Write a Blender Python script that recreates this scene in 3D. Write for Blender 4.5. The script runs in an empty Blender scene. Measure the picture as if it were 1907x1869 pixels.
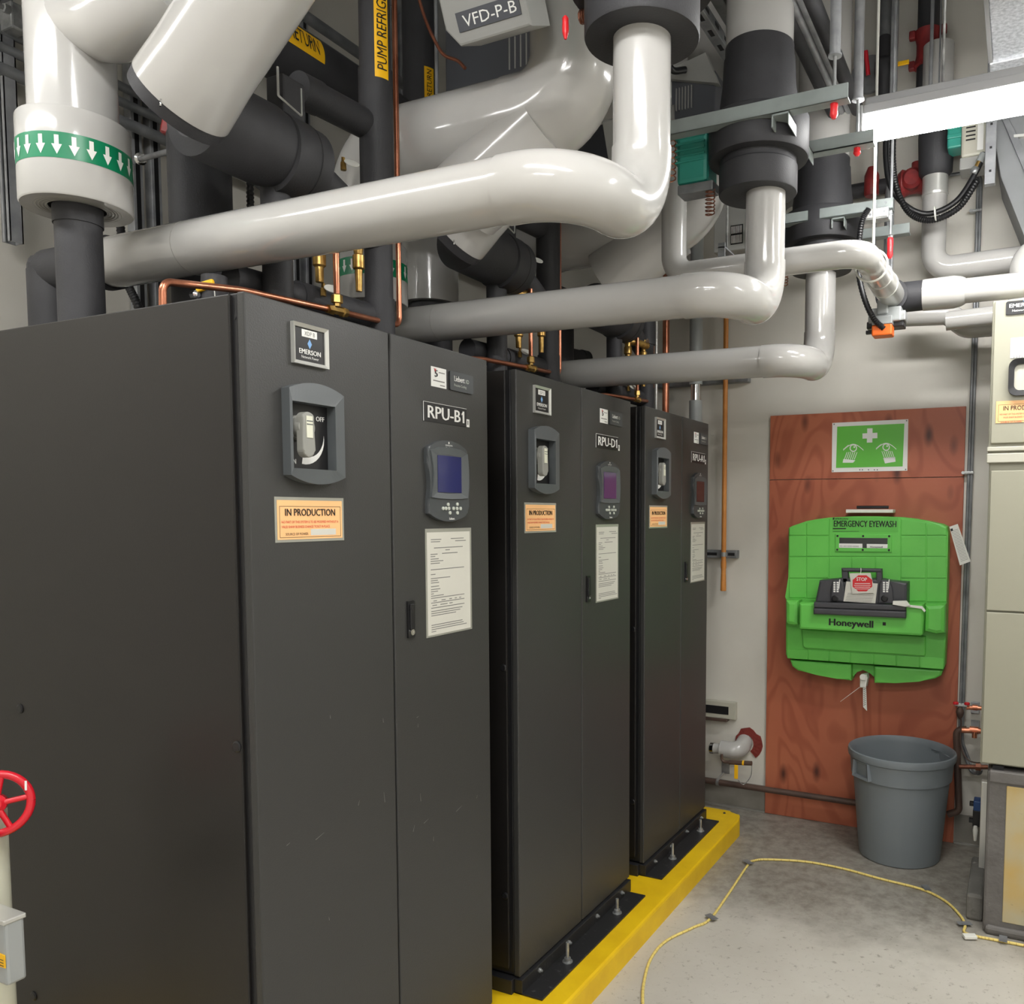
import bpy, bmesh, math, random
from mathutils import Vector as V, Matrix
random.seed(7)
SC = bpy.context.scene
# ---------------------------------------------------------------- camera
CAM = V((1.4477, -1.2314, 1.6803)); YAW, PIT, ROL, FPX, PU, PV = 0.4483, -.068, .002, 1553.76, 1156.07, 1060.93
FW = V((-math.sin(YAW)*math.cos(PIT), math.cos(YAW)*math.cos(PIT), math.sin(PIT)))
_r = V((math.cos(YAW), math.sin(YAW), 0)); _u = _r.cross(FW)
RT = _r*math.cos(ROL)+_u*math.sin(ROL); UP = -_r*math.sin(ROL)+_u*math.cos(ROL)
cd = bpy.data.cameras.new('camera'); cam = bpy.data.objects.new('camera', cd); SC.collection.objects.link(cam)
cam.matrix_world = Matrix(((RT.x, UP.x, -FW.x, CAM.x), (RT.y, UP.y, -FW.y, CAM.y), (RT.z, UP.z, -FW.z, CAM.z), (0, 0, 0, 1)))
cd.sensor_width = 36; cd.lens = FPX/1907*36; cd.shift_x = (953.5-PU)/1907; cd.shift_y = (PV-934.5)/1907; cd.clip_start = .02
SC.camera = cam
# ---------------------------------------------------------------- world, exposure, lamps
w = bpy.data.worlds.new('world'); SC.world = w; w.use_nodes = True
w.node_tree.nodes['Background'].inputs[0].default_value = (.9, .95, 1, 1); w.node_tree.nodes['Background'].inputs[1].default_value = .25
SC.view_settings.view_transform = 'Standard'; SC.view_settings.look = 'None'; SC.view_settings.gamma = 1; SC.view_settings.use_curve_mapping = False
SC.view_settings.exposure = 0.7
LAMP = 40.0            # emission of the fluorescent diffusers
CEIL = 4.3; YW = 3.275; XL = -1.62; XR = 3.3; YF = -4.2
CABTOP = 2.1312; CABZ = .151; CURB = .096

def at(px, py, x=None, y=None, z=None):          # photo pixel -> point on a world plane
    D = FW+RT*((px-PU)/FPX)-UP*((py-PV)/FPX)
    t = (x-CAM.x)/D.x if x is not None else (y-CAM.y)/D.y if y is not None else (z-CAM.z)/D.z
    return CAM+D*t
def wd(px, P): return px*(V(P)-CAM).dot(FW)/FPX   # pixels -> metres at a point
def c(r, g, b):
    f = lambda v: (v/255/12.92 if v <= 10 else ((v/255+.055)/1.055)**2.4)
    return (f(r), f(g), f(b), 1)

# ---------------------------------------------------------------- materials
def mat(name, col, rough=.5, metal=0, bump=None, var=None, coat=0, emit=0, spec=.5, alpha=None, dirt=None, trans=0):
    m = bpy.data.materials.new(name); m.use_nodes = True; n = m.node_tree.nodes; l = m.node_tree.links; b = n['Principled BSDF']
    b.inputs['Base Color'].default_value = col; b.inputs['Roughness'].default_value = rough; b.inputs['Metallic'].default_value = metal
    b.inputs['Coat Weight'].default_value = coat; b.inputs['Coat Roughness'].default_value = .06; b.inputs['Specular IOR Level'].default_value = spec
    b.inputs['Transmission Weight'].default_value = trans
    if emit: b.inputs['Emission Color'].default_value = col; b.inputs['Emission Strength'].default_value = emit
    if alpha is not None: b.inputs['Alpha'].default_value = alpha
    tc = n.new('ShaderNodeTexCoord'); src = None
    if var:                                       # (scale, second colour, stretch)
        nz = n.new('ShaderNodeTexNoise'); nz.inputs['Scale'].default_value = var[0]; nz.inputs['Detail'].default_value = 5
        mp = n.new('ShaderNodeMapping'); mp.inputs['Scale'].default_value = var[2] if len(var) > 2 else (1, 1, 1)
        l.new(tc.outputs['Object'], mp.inputs[0]); l.new(mp.outputs[0], nz.inputs['Vector'])
        mx = n.new('ShaderNodeMix'); mx.data_type = 'RGBA'; mx.inputs[6].default_value = col; mx.inputs[7].default_value = var[1]
        cr = n.new('ShaderNodeMapRange'); cr.inputs[1].default_value = .35; cr.inputs[2].default_value = .68
        l.new(nz.outputs['Fac'], cr.inputs[0]); l.new(cr.outputs[0], mx.inputs[0]); src = mx.outputs[2]
    if dirt:                                      # (scale, threshold, colour): small separate marks
        nz = n.new('ShaderNodeTexNoise'); nz.inputs['Scale'].default_value = dirt[0]; nz.inputs['Detail'].default_value = 8; nz.inputs['Roughness'].default_value = .7
        mp = n.new('ShaderNodeMapping'); mp.inputs['Scale'].default_value = dirt[3] if len(dirt) > 3 else (1, 1, 1)
        l.new(tc.outputs['Object'], mp.inputs[0]); l.new(mp.outputs[0], nz.inputs['Vector'])
        cr = n.new('ShaderNodeMapRange'); cr.inputs[1].default_value = dirt[1]; cr.inputs[2].default_value = dirt[1]+.08
        l.new(nz.outputs['Fac'], cr.inputs[0])
        mx = n.new('ShaderNodeMix'); mx.data_type = 'RGBA'; mx.inputs[7].default_value = dirt[2]
        if src: l.new(src, mx.inputs[6])
        else: mx.inputs[6].default_value = col
        l.new(cr.outputs[0], mx.inputs[0]); src = mx.outputs[2]
    if src: l.new(src, b.inputs['Base Color'])
    if bump:
        nz = n.new('ShaderNodeTexNoise'); nz.inputs['Scale'].default_value = bump[0]; nz.inputs['Detail'].default_value = 3
        bp = n.new('ShaderNodeBump'); bp.inputs['Strength'].default_value = bump[1]; bp.inputs['Distance'].default_value = bump[2] if len(bump) > 2 else .002
        l.new(tc.outputs['Object'], nz.inputs['Vector']); l.new(nz.outputs['Fac'], bp.inputs['Height']); l.new(bp.outputs[0], b.inputs['Normal'])
    return m
M = {}
M['jacket'] = mat('white_pvc_jacket', c(184, 183, 180), .16, coat=.3, var=(3, c(177, 175, 171)), dirt=(30, .72, c(190, 186, 176)))
M['seam'] = mat('jacket_seam', c(150, 148, 142), .5)
M['foam'] = mat('black_foam', c(46, 46, 49), .62, bump=(220, .25), var=(9, c(54, 54, 57)))
M['foam2'] = mat('black_foam_seam', c(26, 26, 28), .8)
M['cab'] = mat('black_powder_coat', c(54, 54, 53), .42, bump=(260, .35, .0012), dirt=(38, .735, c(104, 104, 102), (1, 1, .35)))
M['side'] = mat('shaded_side_sheet', c(28, 26, 25), .4, bump=(300, .12, .001), dirt=(60, .76, c(90, 90, 88)))  # darker than the doors; the weaker light on this side is in the colour
M['frame'] = mat('black_frame', c(26, 26, 28), .4)
M['rail'] = mat('black_rail', c(34, 34, 36), .45, dirt=(40, .6, c(80, 80, 80)))
M['darkgap'] = mat('dark_gap', c(10, 10, 10), .9)
M['bezel'] = mat('grey_plastic', c(84, 88, 90), .45, bump=(400, .1, .0006))
M['pgrey'] = mat('dark_grey_plastic', c(66, 69, 71), .45)
M['knob'] = mat('light_grey_plastic', c(140, 140, 134), .45)
M['cream'] = mat('cream_plastic', c(214, 214, 196), .45)
M['black'] = mat('black_plastic', c(24, 24, 26), .4)
M['white'] = mat('white_print', c(232, 232, 228), .5)
M['ink'] = mat('black_print', c(22, 22, 22), .6)
M['greyink'] = mat('grey_print', c(120, 120, 116), .6)
M['bluem'] = mat('blue_print', c(120, 165, 215), .5)
M['redp'] = mat('red_print', c(205, 40, 45), .5)
M['alu'] = mat('bright_frame', c(205, 205, 200), .3, metal=.5)
M['screen'] = mat('blue_screen', c(38, 42, 92), .12, coat=.5)
M['screen2'] = mat('purple_screen', c(78, 52, 98), .12, coat=.5)
M['screen3'] = mat('dark_screen', c(44, 32, 36), .12, coat=.5)
M['btn'] = mat('button_grey', c(186, 190, 180), .4)
M['orange'] = mat('orange_paper', c(242, 188, 130), .55)
M['sleeve'] = mat('clear_sleeve', c(150, 150, 140), .2, coat=.4)
M['paper'] = mat('paper', c(204, 202, 192), .45, coat=.2)
M['steel'] = mat('zinc_steel', c(186, 188, 188), .3, metal=.6, var=(30, c(140, 142, 142)))
M['galv'] = mat('galvanised', c(172, 174, 176), .36, metal=.4, var=(14, c(140, 142, 146)))
M['galvd'] = mat('dull_galvanised', c(138, 140, 142), .42, metal=.3, var=(14, c(112, 114, 117)))
M['strut'] = mat('strut_paint', c(142, 150, 148), .45, var=(8, c(126, 133, 131)))
M['copper'] = mat('copper', c(206, 138, 108), .3, metal=.85, var=(12, c(168, 104, 78)))
M['copperd'] = mat('dull_copper', c(140, 88, 66), .4, metal=.6, var=(12, c(110, 66, 50)))
M['brownp'] = mat('brown_pipe', c(98, 78, 68), .5, metal=.2, var=(10, c(78, 62, 56)))
M['brass'] = mat('brass', c(196, 160, 92), .32, metal=.8, var=(40, c(150, 116, 60)))
M['yellow'] = mat('yellow_paint', c(236, 196, 16), .5, var=(7, c(222, 180, 10)), dirt=(26, .68, c(130, 106, 20)), bump=(60, .12))
M['ylabel'] = mat('yellow_label', c(250, 192, 20), .45)
M['redm'] = mat('red_enamel', c(214, 26, 44), .3, coat=.3)
M['redcast'] = mat('dull_red_casting', c(150, 44, 44), .5, var=(20, c(112, 34, 36)))
M['redwrap'] = mat('red_tape', c(226, 40, 46), .35, bump=(60, .5, .004))
M['green'] = mat('green_band', c(8, 124, 84), .35)
M['teal'] = mat('teal_plastic', c(52, 150, 134), .4)
M['ewgreen'] = mat('eyewash_green', c(106, 198, 84), .42, bump=(300, .12, .0008), var=(10, c(100, 192, 80)))
M['ewdark'] = mat('eyewash_label_green', c(94, 184, 74), .4)
M['signgreen'] = mat('sign_green', c(96, 186, 62), .45)
M['hood'] = mat('charcoal_plastic', c(66, 66, 70), .45)
M['can'] = mat('grey_bin_plastic', c(120, 127, 132), .5, bump=(240, .2, .001), dirt=(24, .74, c(150, 154, 156)))
M['beige'] = mat('beige_enamel', c(152, 150, 133), .4, bump=(300, .1, .0006))
M['beige2'] = mat('light_beige', c(182, 180, 166), .4)
M['orangec'] = mat('orange_pipe', c(206, 138, 66), .4, var=(14, c(192, 122, 54)))
M['orangeb'] = mat('orange_plastic', c(240, 112, 40), .4)
M['chrome'] = mat('chrome', c(220, 220, 220), .12, metal=1)
M['cord'] = mat('yellow_cord', c(228, 206, 120), .55)
M['pvcgrey'] = mat('grey_pvc', c(162, 166, 166), .3)
M['glass'] = mat('clear_window', c(40, 44, 44), .1, coat=.5)
M['blue'] = mat('blue_plastic', c(28, 66, 118), .4)
M['concrete'] = mat('rough_concrete', c(120, 118, 112), .8, bump=(30, .6, .01), var=(6, c(92, 90, 85)), dirt=(12, .62, c(160, 158, 150)))
M['sealgrey'] = mat('grey_sealant', c(104, 101, 98), .55, bump=(25, .5, .01), var=(7, c(88, 85, 82)), dirt=(30, .66, c(176, 174, 170)))
M['patch'] = mat('yellowed_plaster', c(178, 172, 146), .6, var=(4, c(190, 160, 92)), dirt=(12, .64, c(80, 78, 70)))
M['duct'] = mat('duct_sheet', c(180, 183, 188), .34, metal=.35, bump=(90, .5, .004), var=(70, c(226, 228, 232)))
M['ductd'] = mat('painted_duct', c(126, 128, 130), .5, var=(5, c(114, 116, 118)))
M['lampbody'] = mat('lamp_housing', c(150, 150, 150), .45)
M['lamp'] = mat('lamp_diffuser', (1, .99, .97, 1), .5, emit=LAMP)
M['lampdim'] = mat('dim_lamp_diffuser', (1, .99, .97, 1), .5, emit=LAMP*.6)  # weaker emission, lowered so nearby white jackets and panel don't blow out
M['firestop'] = mat('red_firestop', c(124, 44, 36), .7, bump=(60, .5, .01))
M['wall'] = mat('painted_wall', c(212, 209, 200), .6, bump=(90, .1), var=(2.2, c(204, 200, 190)), dirt=(16, .74, c(150, 146, 136)))
M['whitewall'] = mat('white_painted_wall', c(232, 230, 224), .6, bump=(90, .1))  # for the unseen walls, whiter than the others to bounce more light
M['ceil'] = mat('lightened_ceiling', c(176, 178, 180), .8, var=(2, c(160, 162, 165)))  # ceiling grey lightened to bounce more light
M['cove'] = mat('grey_base', c(140, 136, 128), .6, var=(6, c(120, 116, 108)))
M['vfd'] = mat('dark_vfd_plastic', c(74, 76, 82), .5)
M['vfdl'] = mat('light_vfd_plastic', c(150, 150, 146), .5)
M['tagw'] = mat('white_tag', c(224, 224, 216), .5)
M['spiral'] = mat('jacket_edge', c(196, 192, 180), .5)

def floor_mat():
    m = bpy.data.materials.new('concrete_floor'); m.use_nodes = True; n = m.node_tree.nodes; l = m.node_tree.links; b = n['Principled BSDF']
    tc = n.new('ShaderNodeTexCoord'); b.inputs['Roughness'].default_value = .45
    def noise(s, d=6, r=.6, sc=(1, 1, 1)):
        mp = n.new('ShaderNodeMapping'); mp.inputs['Scale'].default_value = sc; l.new(tc.outputs['Object'], mp.inputs[0])
        z = n.new('ShaderNodeTexNoise'); z.inputs['Scale'].default_value = s; z.inputs['Detail'].default_value = d; z.inputs['Roughness'].default_value = r
        l.new(mp.outputs[0], z.inputs['Vector']); return z.outputs['Fac']
    def rng(s, a, bb):
        r = n.new('ShaderNodeMapRange'); r.inputs[1].default_value = a; r.inputs[2].default_value = bb; l.new(s, r.inputs[0]); return r.outputs[0]
    def mix(f, a, bb):
        x = n.new('ShaderNodeMix'); x.data_type = 'RGBA'; l.new(f, x.inputs[0])
        for i, q in ((6, a), (7, bb)):
            if isinstance(q, tuple): x.inputs[i].default_value = q
            else: l.new(q, x.inputs[i])
        return x.outputs[2]
    col = mix(rng(noise(1.6), .35, .65), c(198, 194, 185), c(184, 179, 169))
    col = mix(rng(noise(34, 8, .75), .57, .72), col, c(112, 106, 94))
    col = mix(rng(noise(7, 9, .8), .66, .72), col, c(74, 70, 60))
    # worn unpainted concrete along the back wall, with its own ragged border
    sx = n.new('ShaderNodeSeparateXYZ'); l.new(tc.outputs['Object'], sx.inputs[0])
    ad = n.new('ShaderNodeMath'); ad.operation = 'MULTIPLY_ADD'; ad.inputs[1].default_value = .9; l.new(noise(2.4, 6, .65), ad.inputs[0]); l.new(sx.outputs['Y'], ad.inputs[2])
    worn = mix(rng(noise(16, 8, .7), .4, .62), c(150, 146, 137), c(122, 117, 108))
    col = mix(rng(ad.outputs[0], 2.9, 3.3), col, worn)
    l.new(col, b.inputs['Base Color'])
    bp = n.new('ShaderNodeBump'); bp.inputs['Strength'].default_value = .15; bp.inputs['Distance'].default_value = .003; l.new(noise(60), bp.inputs['Height']); l.new(bp.outputs[0], b.inputs['Normal'])
    return m
def ply_mat():
    m = bpy.data.materials.new('stained_plywood'); m.use_nodes = True; n = m.node_tree.nodes; l = m.node_tree.links; b = n['Principled BSDF']
    b.inputs['Roughness'].default_value = .5; tc = n.new('ShaderNodeTexCoord')
    mp = n.new('ShaderNodeMapping'); mp.inputs['Scale'].default_value = (1, 1, .42); l.new(tc.outputs['Object'], mp.inputs[0])
    wv = n.new('ShaderNodeTexNoise'); wv.inputs['Scale'].default_value = 3.0; wv.inputs['Detail'].default_value = 1.5; wv.inputs['Distortion'].default_value = .6; l.new(mp.outputs[0], wv.inputs['Vector'])
    mu = n.new('ShaderNodeMath'); mu.operation = 'MULTIPLY'; mu.inputs[1].default_value = 70; l.new(wv.outputs['Fac'], mu.inputs[0])
    si = n.new('ShaderNodeMath'); si.operation = 'SINE'; l.new(mu.outputs[0], si.inputs[0])
    r1 = n.new('ShaderNodeMapRange'); r1.inputs[1].default_value = .0; r1.inputs[2].default_value = 1.3; l.new(si.outputs[0], r1.inputs[0])
    x1 = n.new('ShaderNodeMix'); x1.data_type = 'RGBA'; x1.inputs[6].default_value = c(182, 106, 76); x1.inputs[7].default_value = c(162, 88, 62); l.new(r1.outputs[0], x1.inputs[0])
    nz = n.new('ShaderNodeTexNoise'); nz.inputs['Scale'].default_value = 1.3; nz.inputs['Detail'].default_value = 4; l.new(tc.outputs['Object'], nz.inputs['Vector'])
    r2 = n.new('ShaderNodeMapRange'); r2.inputs[1].default_value = .35; r2.inputs[2].default_value = .65; l.new(nz.outputs['Fac'], r2.inputs[0])
    x2 = n.new('ShaderNodeMix'); x2.data_type = 'RGBA'; x2.blend_type = 'MULTIPLY'; x2.inputs[7].default_value = (.84, .72, .74, 1); l.new(r2.outputs[0], x2.inputs[0]); l.new(x1.outputs[2], x2.inputs[6])
    vo = n.new('ShaderNodeTexVoronoi'); vo.inputs['Scale'].default_value = 7.5; l.new(mp.outputs[0], vo.inputs['Vector'])
    r3 = n.new('ShaderNodeMapRange'); r3.inputs[1].default_value = .21; r3.inputs[2].default_value = .04; l.new(vo.outputs['Distance'], r3.inputs[0])
    x3 = n.new('ShaderNodeMix'); x3.data_type = 'RGBA'; x3.inputs[7].default_value = c(84, 42, 32); l.new(r3.outputs[0], x3.inputs[0]); l.new(x2.outputs[2], x3.inputs[6])
    l.new(x3.outputs[2], b.inputs['Base Color']); return m
M['floor'] = floor_mat(); M['ply'] = ply_mat()

# ---------------------------------------------------------------- mesh helpers
ORG = {}
def fillet(pts, r, n=9):
    pts = [V(p) for p in pts]; out = [pts[0]]
    for i in range(1, len(pts)-1):
        a, b, d = pts[i-1], pts[i], pts[i+1]; rr = r[i-1] if isinstance(r, (list, tuple)) else r
        u = (a-b).normalized(); v = (d-b).normalized(); ang = u.angle(v)
        if ang > 3.1 or rr <= 0: out.append(b); continue
        t = min(rr/math.tan(ang/2), (a-b).length*.98, (d-b).length*.98); rr = t*math.tan(ang/2)
        ce = b+(u+v).normalized()*(rr/math.sin(ang/2)); s = b+u*t-ce; e = b+v*t-ce; th = s.angle(e); ax = s.cross(e).normalized()
        for k in range(n+1): out.append(ce+Matrix.Rotation(th*k/n, 3, ax) @ s)
    out.append(pts[-1]); return out
def smooth_path(pts, n=8):
    P = [V(p) for p in pts]; P = [P[0]*2-P[1]]+P+[P[-1]*2-P[-2]]; out = []
    for i in range(1, len(P)-2):
        for k in range(n):
            t = k/n; a, b, d, e = P[i-1:i+3]
            out.append(.5*((2*b)+(-a+d)*t+(2*a-5*b+4*d-e)*t*t+(-a+3*b-3*d+e)*t**3))
    out.append(P[-2]); return out
class MB:
    def __init__(s, *m): s.bm = bmesh.new(); s.mats = []; s.i = 0; s.m(*m[:1] or ('white',))
    def m(s, name):
        if name not in s.mats: s.mats.append(name)
        s.i = s.mats.index(name); return s
    def face(s, vs, smooth=False):
        try: f = s.bm.faces.new(vs); f.material_index = s.i; f.smooth = smooth; return f
        except ValueError: return None
    def poly(s, pts, warp=None): s.face([s.bm.verts.new(warp(*p) if warp else p) for p in pts]); return s
    def merge(s, b2, smooth=False):
        for f in b2.faces: f.material_index = s.i; f.smooth = smooth
        me = bpy.data.meshes.new('t'); b2.to_mesh(me); b2.free(); s.bm.from_mesh(me); bpy.data.meshes.remove(me); return s
    def box(s, lo, hi, bev=0, rot=None, seg=2):
        lo, hi = V(lo), V(hi); b = bmesh.new(); bmesh.ops.create_cube(b, size=1); sz = hi-lo
        for v in b.verts: v.co = V((v.co.x*abs(sz.x), v.co.y*abs(sz.y), v.co.z*abs(sz.z)))
        if bev: bmesh.ops.bevel(b, geom=b.edges[:], offset=bev, segments=seg, affect='EDGES', profile=.5)
        ce = (lo+hi)/2
        for v in b.verts: v.co = (rot @ v.co if rot else v.co)+ce
        return s.merge(b)
    def obox(s, ce, ax, ay, az, sx, sy, sz, bev=0):      # box with explicit axes
        R = Matrix((V(ax).normalized(), V(ay).normalized(), V(az).normalized())).transposed(); h = V((sx, sy, sz))/2; ce = V(ce)
        return s.box(ce-h, ce+h, bev, R)
    def tube(s, pts, r, seg=20, cap=True, smooth=True):
        pts = [V(p) for p in pts]; n = len(pts); t0 = (pts[1]-pts[0]).normalized(); nn = t0.orthogonal().normalized(); rings = []; prev = t0
        for i in range(n):
            t = ((pts[min(i+1, n-1)]-pts[i]).normalized()+(pts[i]-pts[max(i-1, 0)]).normalized()).normalized() if 0 < i < n-1 else (pts[1]-pts[0] if i == 0 else pts[-1]-pts[-2]).normalized()
            q = prev.rotation_difference(t); nn = (q @ nn).normalized(); prev = t; bb = t.cross(nn); rr = r[i] if isinstance(r, (list, tuple)) else r
            rings.append([s.bm.verts.new(pts[i]+(nn*math.cos(2*math.pi*k/seg)+bb*math.sin(2*math.pi*k/seg))*rr) for k in range(seg)])
        for a, b in zip(rings, rings[1:]):
            for k in range(seg): s.face((a[k], a[(k+1) % seg], b[(k+1) % seg], b[k]), smooth)
        if cap: s.face(rings[0][::-1]); s.face(rings[-1])
        return s
    def cyl(s, a, b, r, seg=28): return s.tube([a, b], r, seg)
    def lathe(s, o, ax, prof, seg=40, cap=True):          # prof: (distance along axis, radius)
        o, ax = V(o), V(ax).normalized(); n = ax.orthogonal().normalized(); b = ax.cross(n); rings = []
        for t, r in prof: rings.append([s.bm.verts.new(o+ax*t+(n*math.cos(2*math.pi*k/seg)+b*math.sin(2*math.pi*k/seg))*max(r, 1e-4)) for k in range(seg)])
        for p, q in zip(rings, rings[1:]):
            for k in range(seg): s.face((p[k], p[(k+1) % seg], q[(k+1) % seg], q[k]), True)
        if cap: s.face(rings[0][::-1]); s.face(rings[-1])
        return s
    def prism(s, pl, o, ux, uy, h, bev=0):                # polygon in (ux,uy), extruded along ux x uy
        o, ux, uy = V(o), V(ux), V(uy); nz = ux.cross(uy); b = bmesh.new()
        bot = [b.verts.new(o+ux*x+uy*y) for x, y in pl]; top = [b.verts.new(o+ux*x+uy*y+nz*h) for x, y in pl]; n = len(pl)
        b.faces.new(bot[::-1]); tf = b.faces.new(top)
        for k in range(n): b.faces.new((bot[k], bot[(k+1) % n], top[(k+1) % n], top[k]))
        if bev: bmesh.ops.bevel(b, geom=list(tf.edges), offset=bev, segments=2, affect='EDGES', profile=.5)
        return s.merge(b)
    def ring(s, outer, inner, o, ux, uy, h0, h1):         # frame between two outlines with equal point counts
        o, ux, uy = V(o), V(ux), V(uy); nz = ux.cross(uy); n = len(outer)
        L = [[s.bm.verts.new(o+ux*x+uy*y+nz*h) for x, y in pl] for pl, h in ((outer, 0), (outer, h0), (inner, h1), (inner, 0))]
        for a, b in zip(L, L[1:]):
            for k in range(n): s.face((a[k], a[(k+1) % n], b[(k+1) % n], b[k]), False)
        return s
    def text(s, body, o, ux, uy, h, w=None, align='LEFT', lift=.0008, bold=0, warp=None, italic=0):
        cu = bpy.data.curves.new('t', 'FONT'); cu.body = body; cu.align_x = align; cu.size = 1; cu.resolution_u = 2; cu.shear = italic
        ob = bpy.data.objects.new('t', cu); SC.collection.objects.link(ob); dg = bpy.context.evaluated_depsgraph_get()
        me = bpy.data.meshes.new_from_object(ob.evaluated_get(dg)); bpy.data.objects.remove(ob); bpy.data.curves.remove(cu)
        xs = [v.co.x for v in me.vertices] or [0, 1]; k = h/.69; kx = k if w is None else w/max(1e-6, max(xs)-min(xs))
        if w is not None and align == 'LEFT':
            x0 = min(xs)
            for v in me.vertices: v.co.x -= x0
        ux, uy = V(ux), V(uy); nz = ux.cross(uy); o = V(o)
        base = [v.co.copy() for v in me.vertices]; n0 = len(s.bm.faces)
        for j, dx in enumerate((-bold*.8, 0, bold*.8) if bold and not warp else (0,)):      # heavier strokes: the outline repeated side by side
            for v, p in zip(me.vertices, base):
                x, y = (p.x+dx*min(1, kx/k))*kx, p.y*k; v.co = warp(x, y) if warp else o+ux*x+uy*y+nz*(lift+.0003*j)
            s.bm.from_mesh(me)
        bpy.data.meshes.remove(me); s.bm.faces.ensure_lookup_table()
        for f in s.bm.faces[n0:]: f.material_index = s.i; f.smooth = False
        return s
    def build(s, name, parent=None, origin=None):
        bm = s.bm; bm.normal_update()
        for e in bm.edges:
            if len(e.link_faces) == 2 and e.link_faces[0].normal.angle(e.link_faces[1].normal, 0) > math.radians(38): e.smooth = False
        o = ORG[parent.name] if parent else (V(origin) if origin is not None else None)
        if o is None:
            co = [v.co for v in bm.verts]; o = V((sum(p.x for p in co)/len(co), sum(p.y for p in co)/len(co), min(p.z for p in co)))
        for v in bm.verts: v.co -= o
        me = bpy.data.meshes.new(name); bm.to_mesh(me); bm.free()
        for q in s.mats: me.materials.append(M[q])
        ob = bpy.data.objects.new(name, me); SC.collection.objects.link(ob); ORG[ob.name] = o
        if parent: ob.parent = parent
        else: ob.location = o
        return ob
def tag(o, label, cat, group=None, kind=None):
    o['label'] = label; o['category'] = cat
    if group: o['group'] = group
    if kind: o['kind'] = kind
    return o
def thing(name, label, cat, loc, group=None):
    o = bpy.data.objects.new(name, None); SC.collection.objects.link(o); o.location = loc; o.empty_display_size = .05; ORG[o.name] = V(loc)
    return tag(o, label, cat, group)
def struct(mb, name, label=None):
    o = mb.build(name); o['kind'] = 'structure'
    if label: o['label'] = label
    return o
X, Y, Z = V((1, 0, 0)), V((0, 1, 0)), V((0, 0, 1))
def rrect(x0, y0, x1, y1, r, n=5):
    out = []
    for cx, cy, a in ((x1-r, y0+r, -90), (x1-r, y1-r, 0), (x0+r, y1-r, 90), (x0+r, y0+r, 180)):
        for k in range(n+1): t = math.radians(a+90*k/n); out.append((cx+r*math.cos(t), cy+r*math.sin(t)))
    return out
def circ(cx, cy, r, n=24): return [(cx+r*math.cos(2*math.pi*k/n), cy+r*math.sin(2*math.pi*k/n)) for k in range(n)]
# ---------------------------------------------------------------- setting
struct(MB('floor').box((XL-.1, YF-.1, -.12), (XR+.1, YW+.1, 0)), 'floor')
struct(MB('ceil').box((XL-.1, YF-.1, CEIL), (XR+.1, YW+.1, CEIL+.1)), 'ceiling')
struct(MB('wall').box((XL-.1, YW, 0), (XR+.1, YW+.1, CEIL)), 'wall_back')
struct(MB('wall').box((XL-.1, YF, 0), (XL, YW, CEIL)), 'wall_left')
struct(MB('whitewall').box((XR, YF, 0), (XR+.1, YW, CEIL)), 'wall_right')
struct(MB('whitewall').box((XL-.1, YF-.1, 0), (XR+.1, YF, CEIL)), 'wall_front')
b = MB('cove').box((XL, YW-.006, 0), (.19, YW, .15)).box((1.18, YW-.006, 0), (XR, YW, .15)); b.m('seam').box((XL, YW-.02, 0), (.19, YW, .008)).box((1.18, YW-.02, 0), (XR, YW, .008))
struct(b, 'baseboard_back')
# yellow curb the cabinets stand on, round front corner at the wall end
pl = [(-1.25, -.35), (.165, -.35)]+[(.085+.08*math.cos(a), 2.86+.09*math.sin(a)) for a in [math.radians(q) for q in range(0, 91, 10)]]+[(-1.25, 2.97)]
mb = MB('yellow').prism(pl, (0, 0, 0), X, Y, CURB, bev=.016)
random.seed(3)
mb.m('rail')
for (u, v, r) in ((1101, 1763, .008), (1349, 1514, .008)):
    p = at(u, v, z=CURB); mb.lathe(p-Z*.001, Z, [(0, r), (.004, r*.8), (.007, r*.3)], 8)
tag(mb.build('concrete_curb'), 'yellow painted concrete curb under the row of black cabinets', 'curb')

# ---------------------------------------------------------------- ceiling lamps (first one in view, the rest unseen)
def strip_light(x0, x1, y, z, label, m='lamp'):
    t = thing('strip_light', label, 'ceiling light', ((x0+x1)/2, y, z))
    MB('lampbody').box((x0, y-.075, z+.03), (x1, y+.075, z+.062), .004).box((x0, y-.04, z+.062), (x1, y+.04, z+.1), .004).box((x0-.012, y-.078, z-.03), (x0, y+.078, z+.062), .004).box((x1, y-.078, z-.03), (x1+.012, y+.078, z+.062), .004).build('housing', t)
    pr = [(-.066, .03)]+[(.066*math.sin(a), .0-.03*math.cos(a)) for a in [math.radians(q) for q in range(-70, 71, 14)]]+[(.066, .03)]
    b2 = MB(m); b2.prism([(q[0], q[1]) for q in pr], (x0, y, z), Y, Z, x1-x0); b2.build('diffuser', t)
    for xx in (x0+.25, x1-.25):
        MB('steel').cyl((xx, y, z+.1), (xx, y, 3.5 if xx > 1.28 and y < 2.6 else CEIL), .005, 8).build('hanger_rod', t)
    return t
strip_light(.905, 2.12, 1.9, 3.03, 'lit fluorescent strip light hung in front of the back wall pipes')
strip_light(.5, 1.72, -.7, 3.2, 'fluorescent strip light hung over the aisle behind the camera')
strip_light(-1.45, -.25, -.85, 3.1, 'fluorescent strip light hung over the left wall before the first cabinet', 'lampdim')
strip_light(1.95, 3.17, .75, 3.1, 'unseen fluorescent strip light added at the right of the aisle to brighten it', 'lampdim')  # added out of view to brighten cabinet fronts, back wall and floor
strip_light(1.1, 2.32, -2.6, 3.2, 'fluorescent strip light at the far rear of the room')

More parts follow.
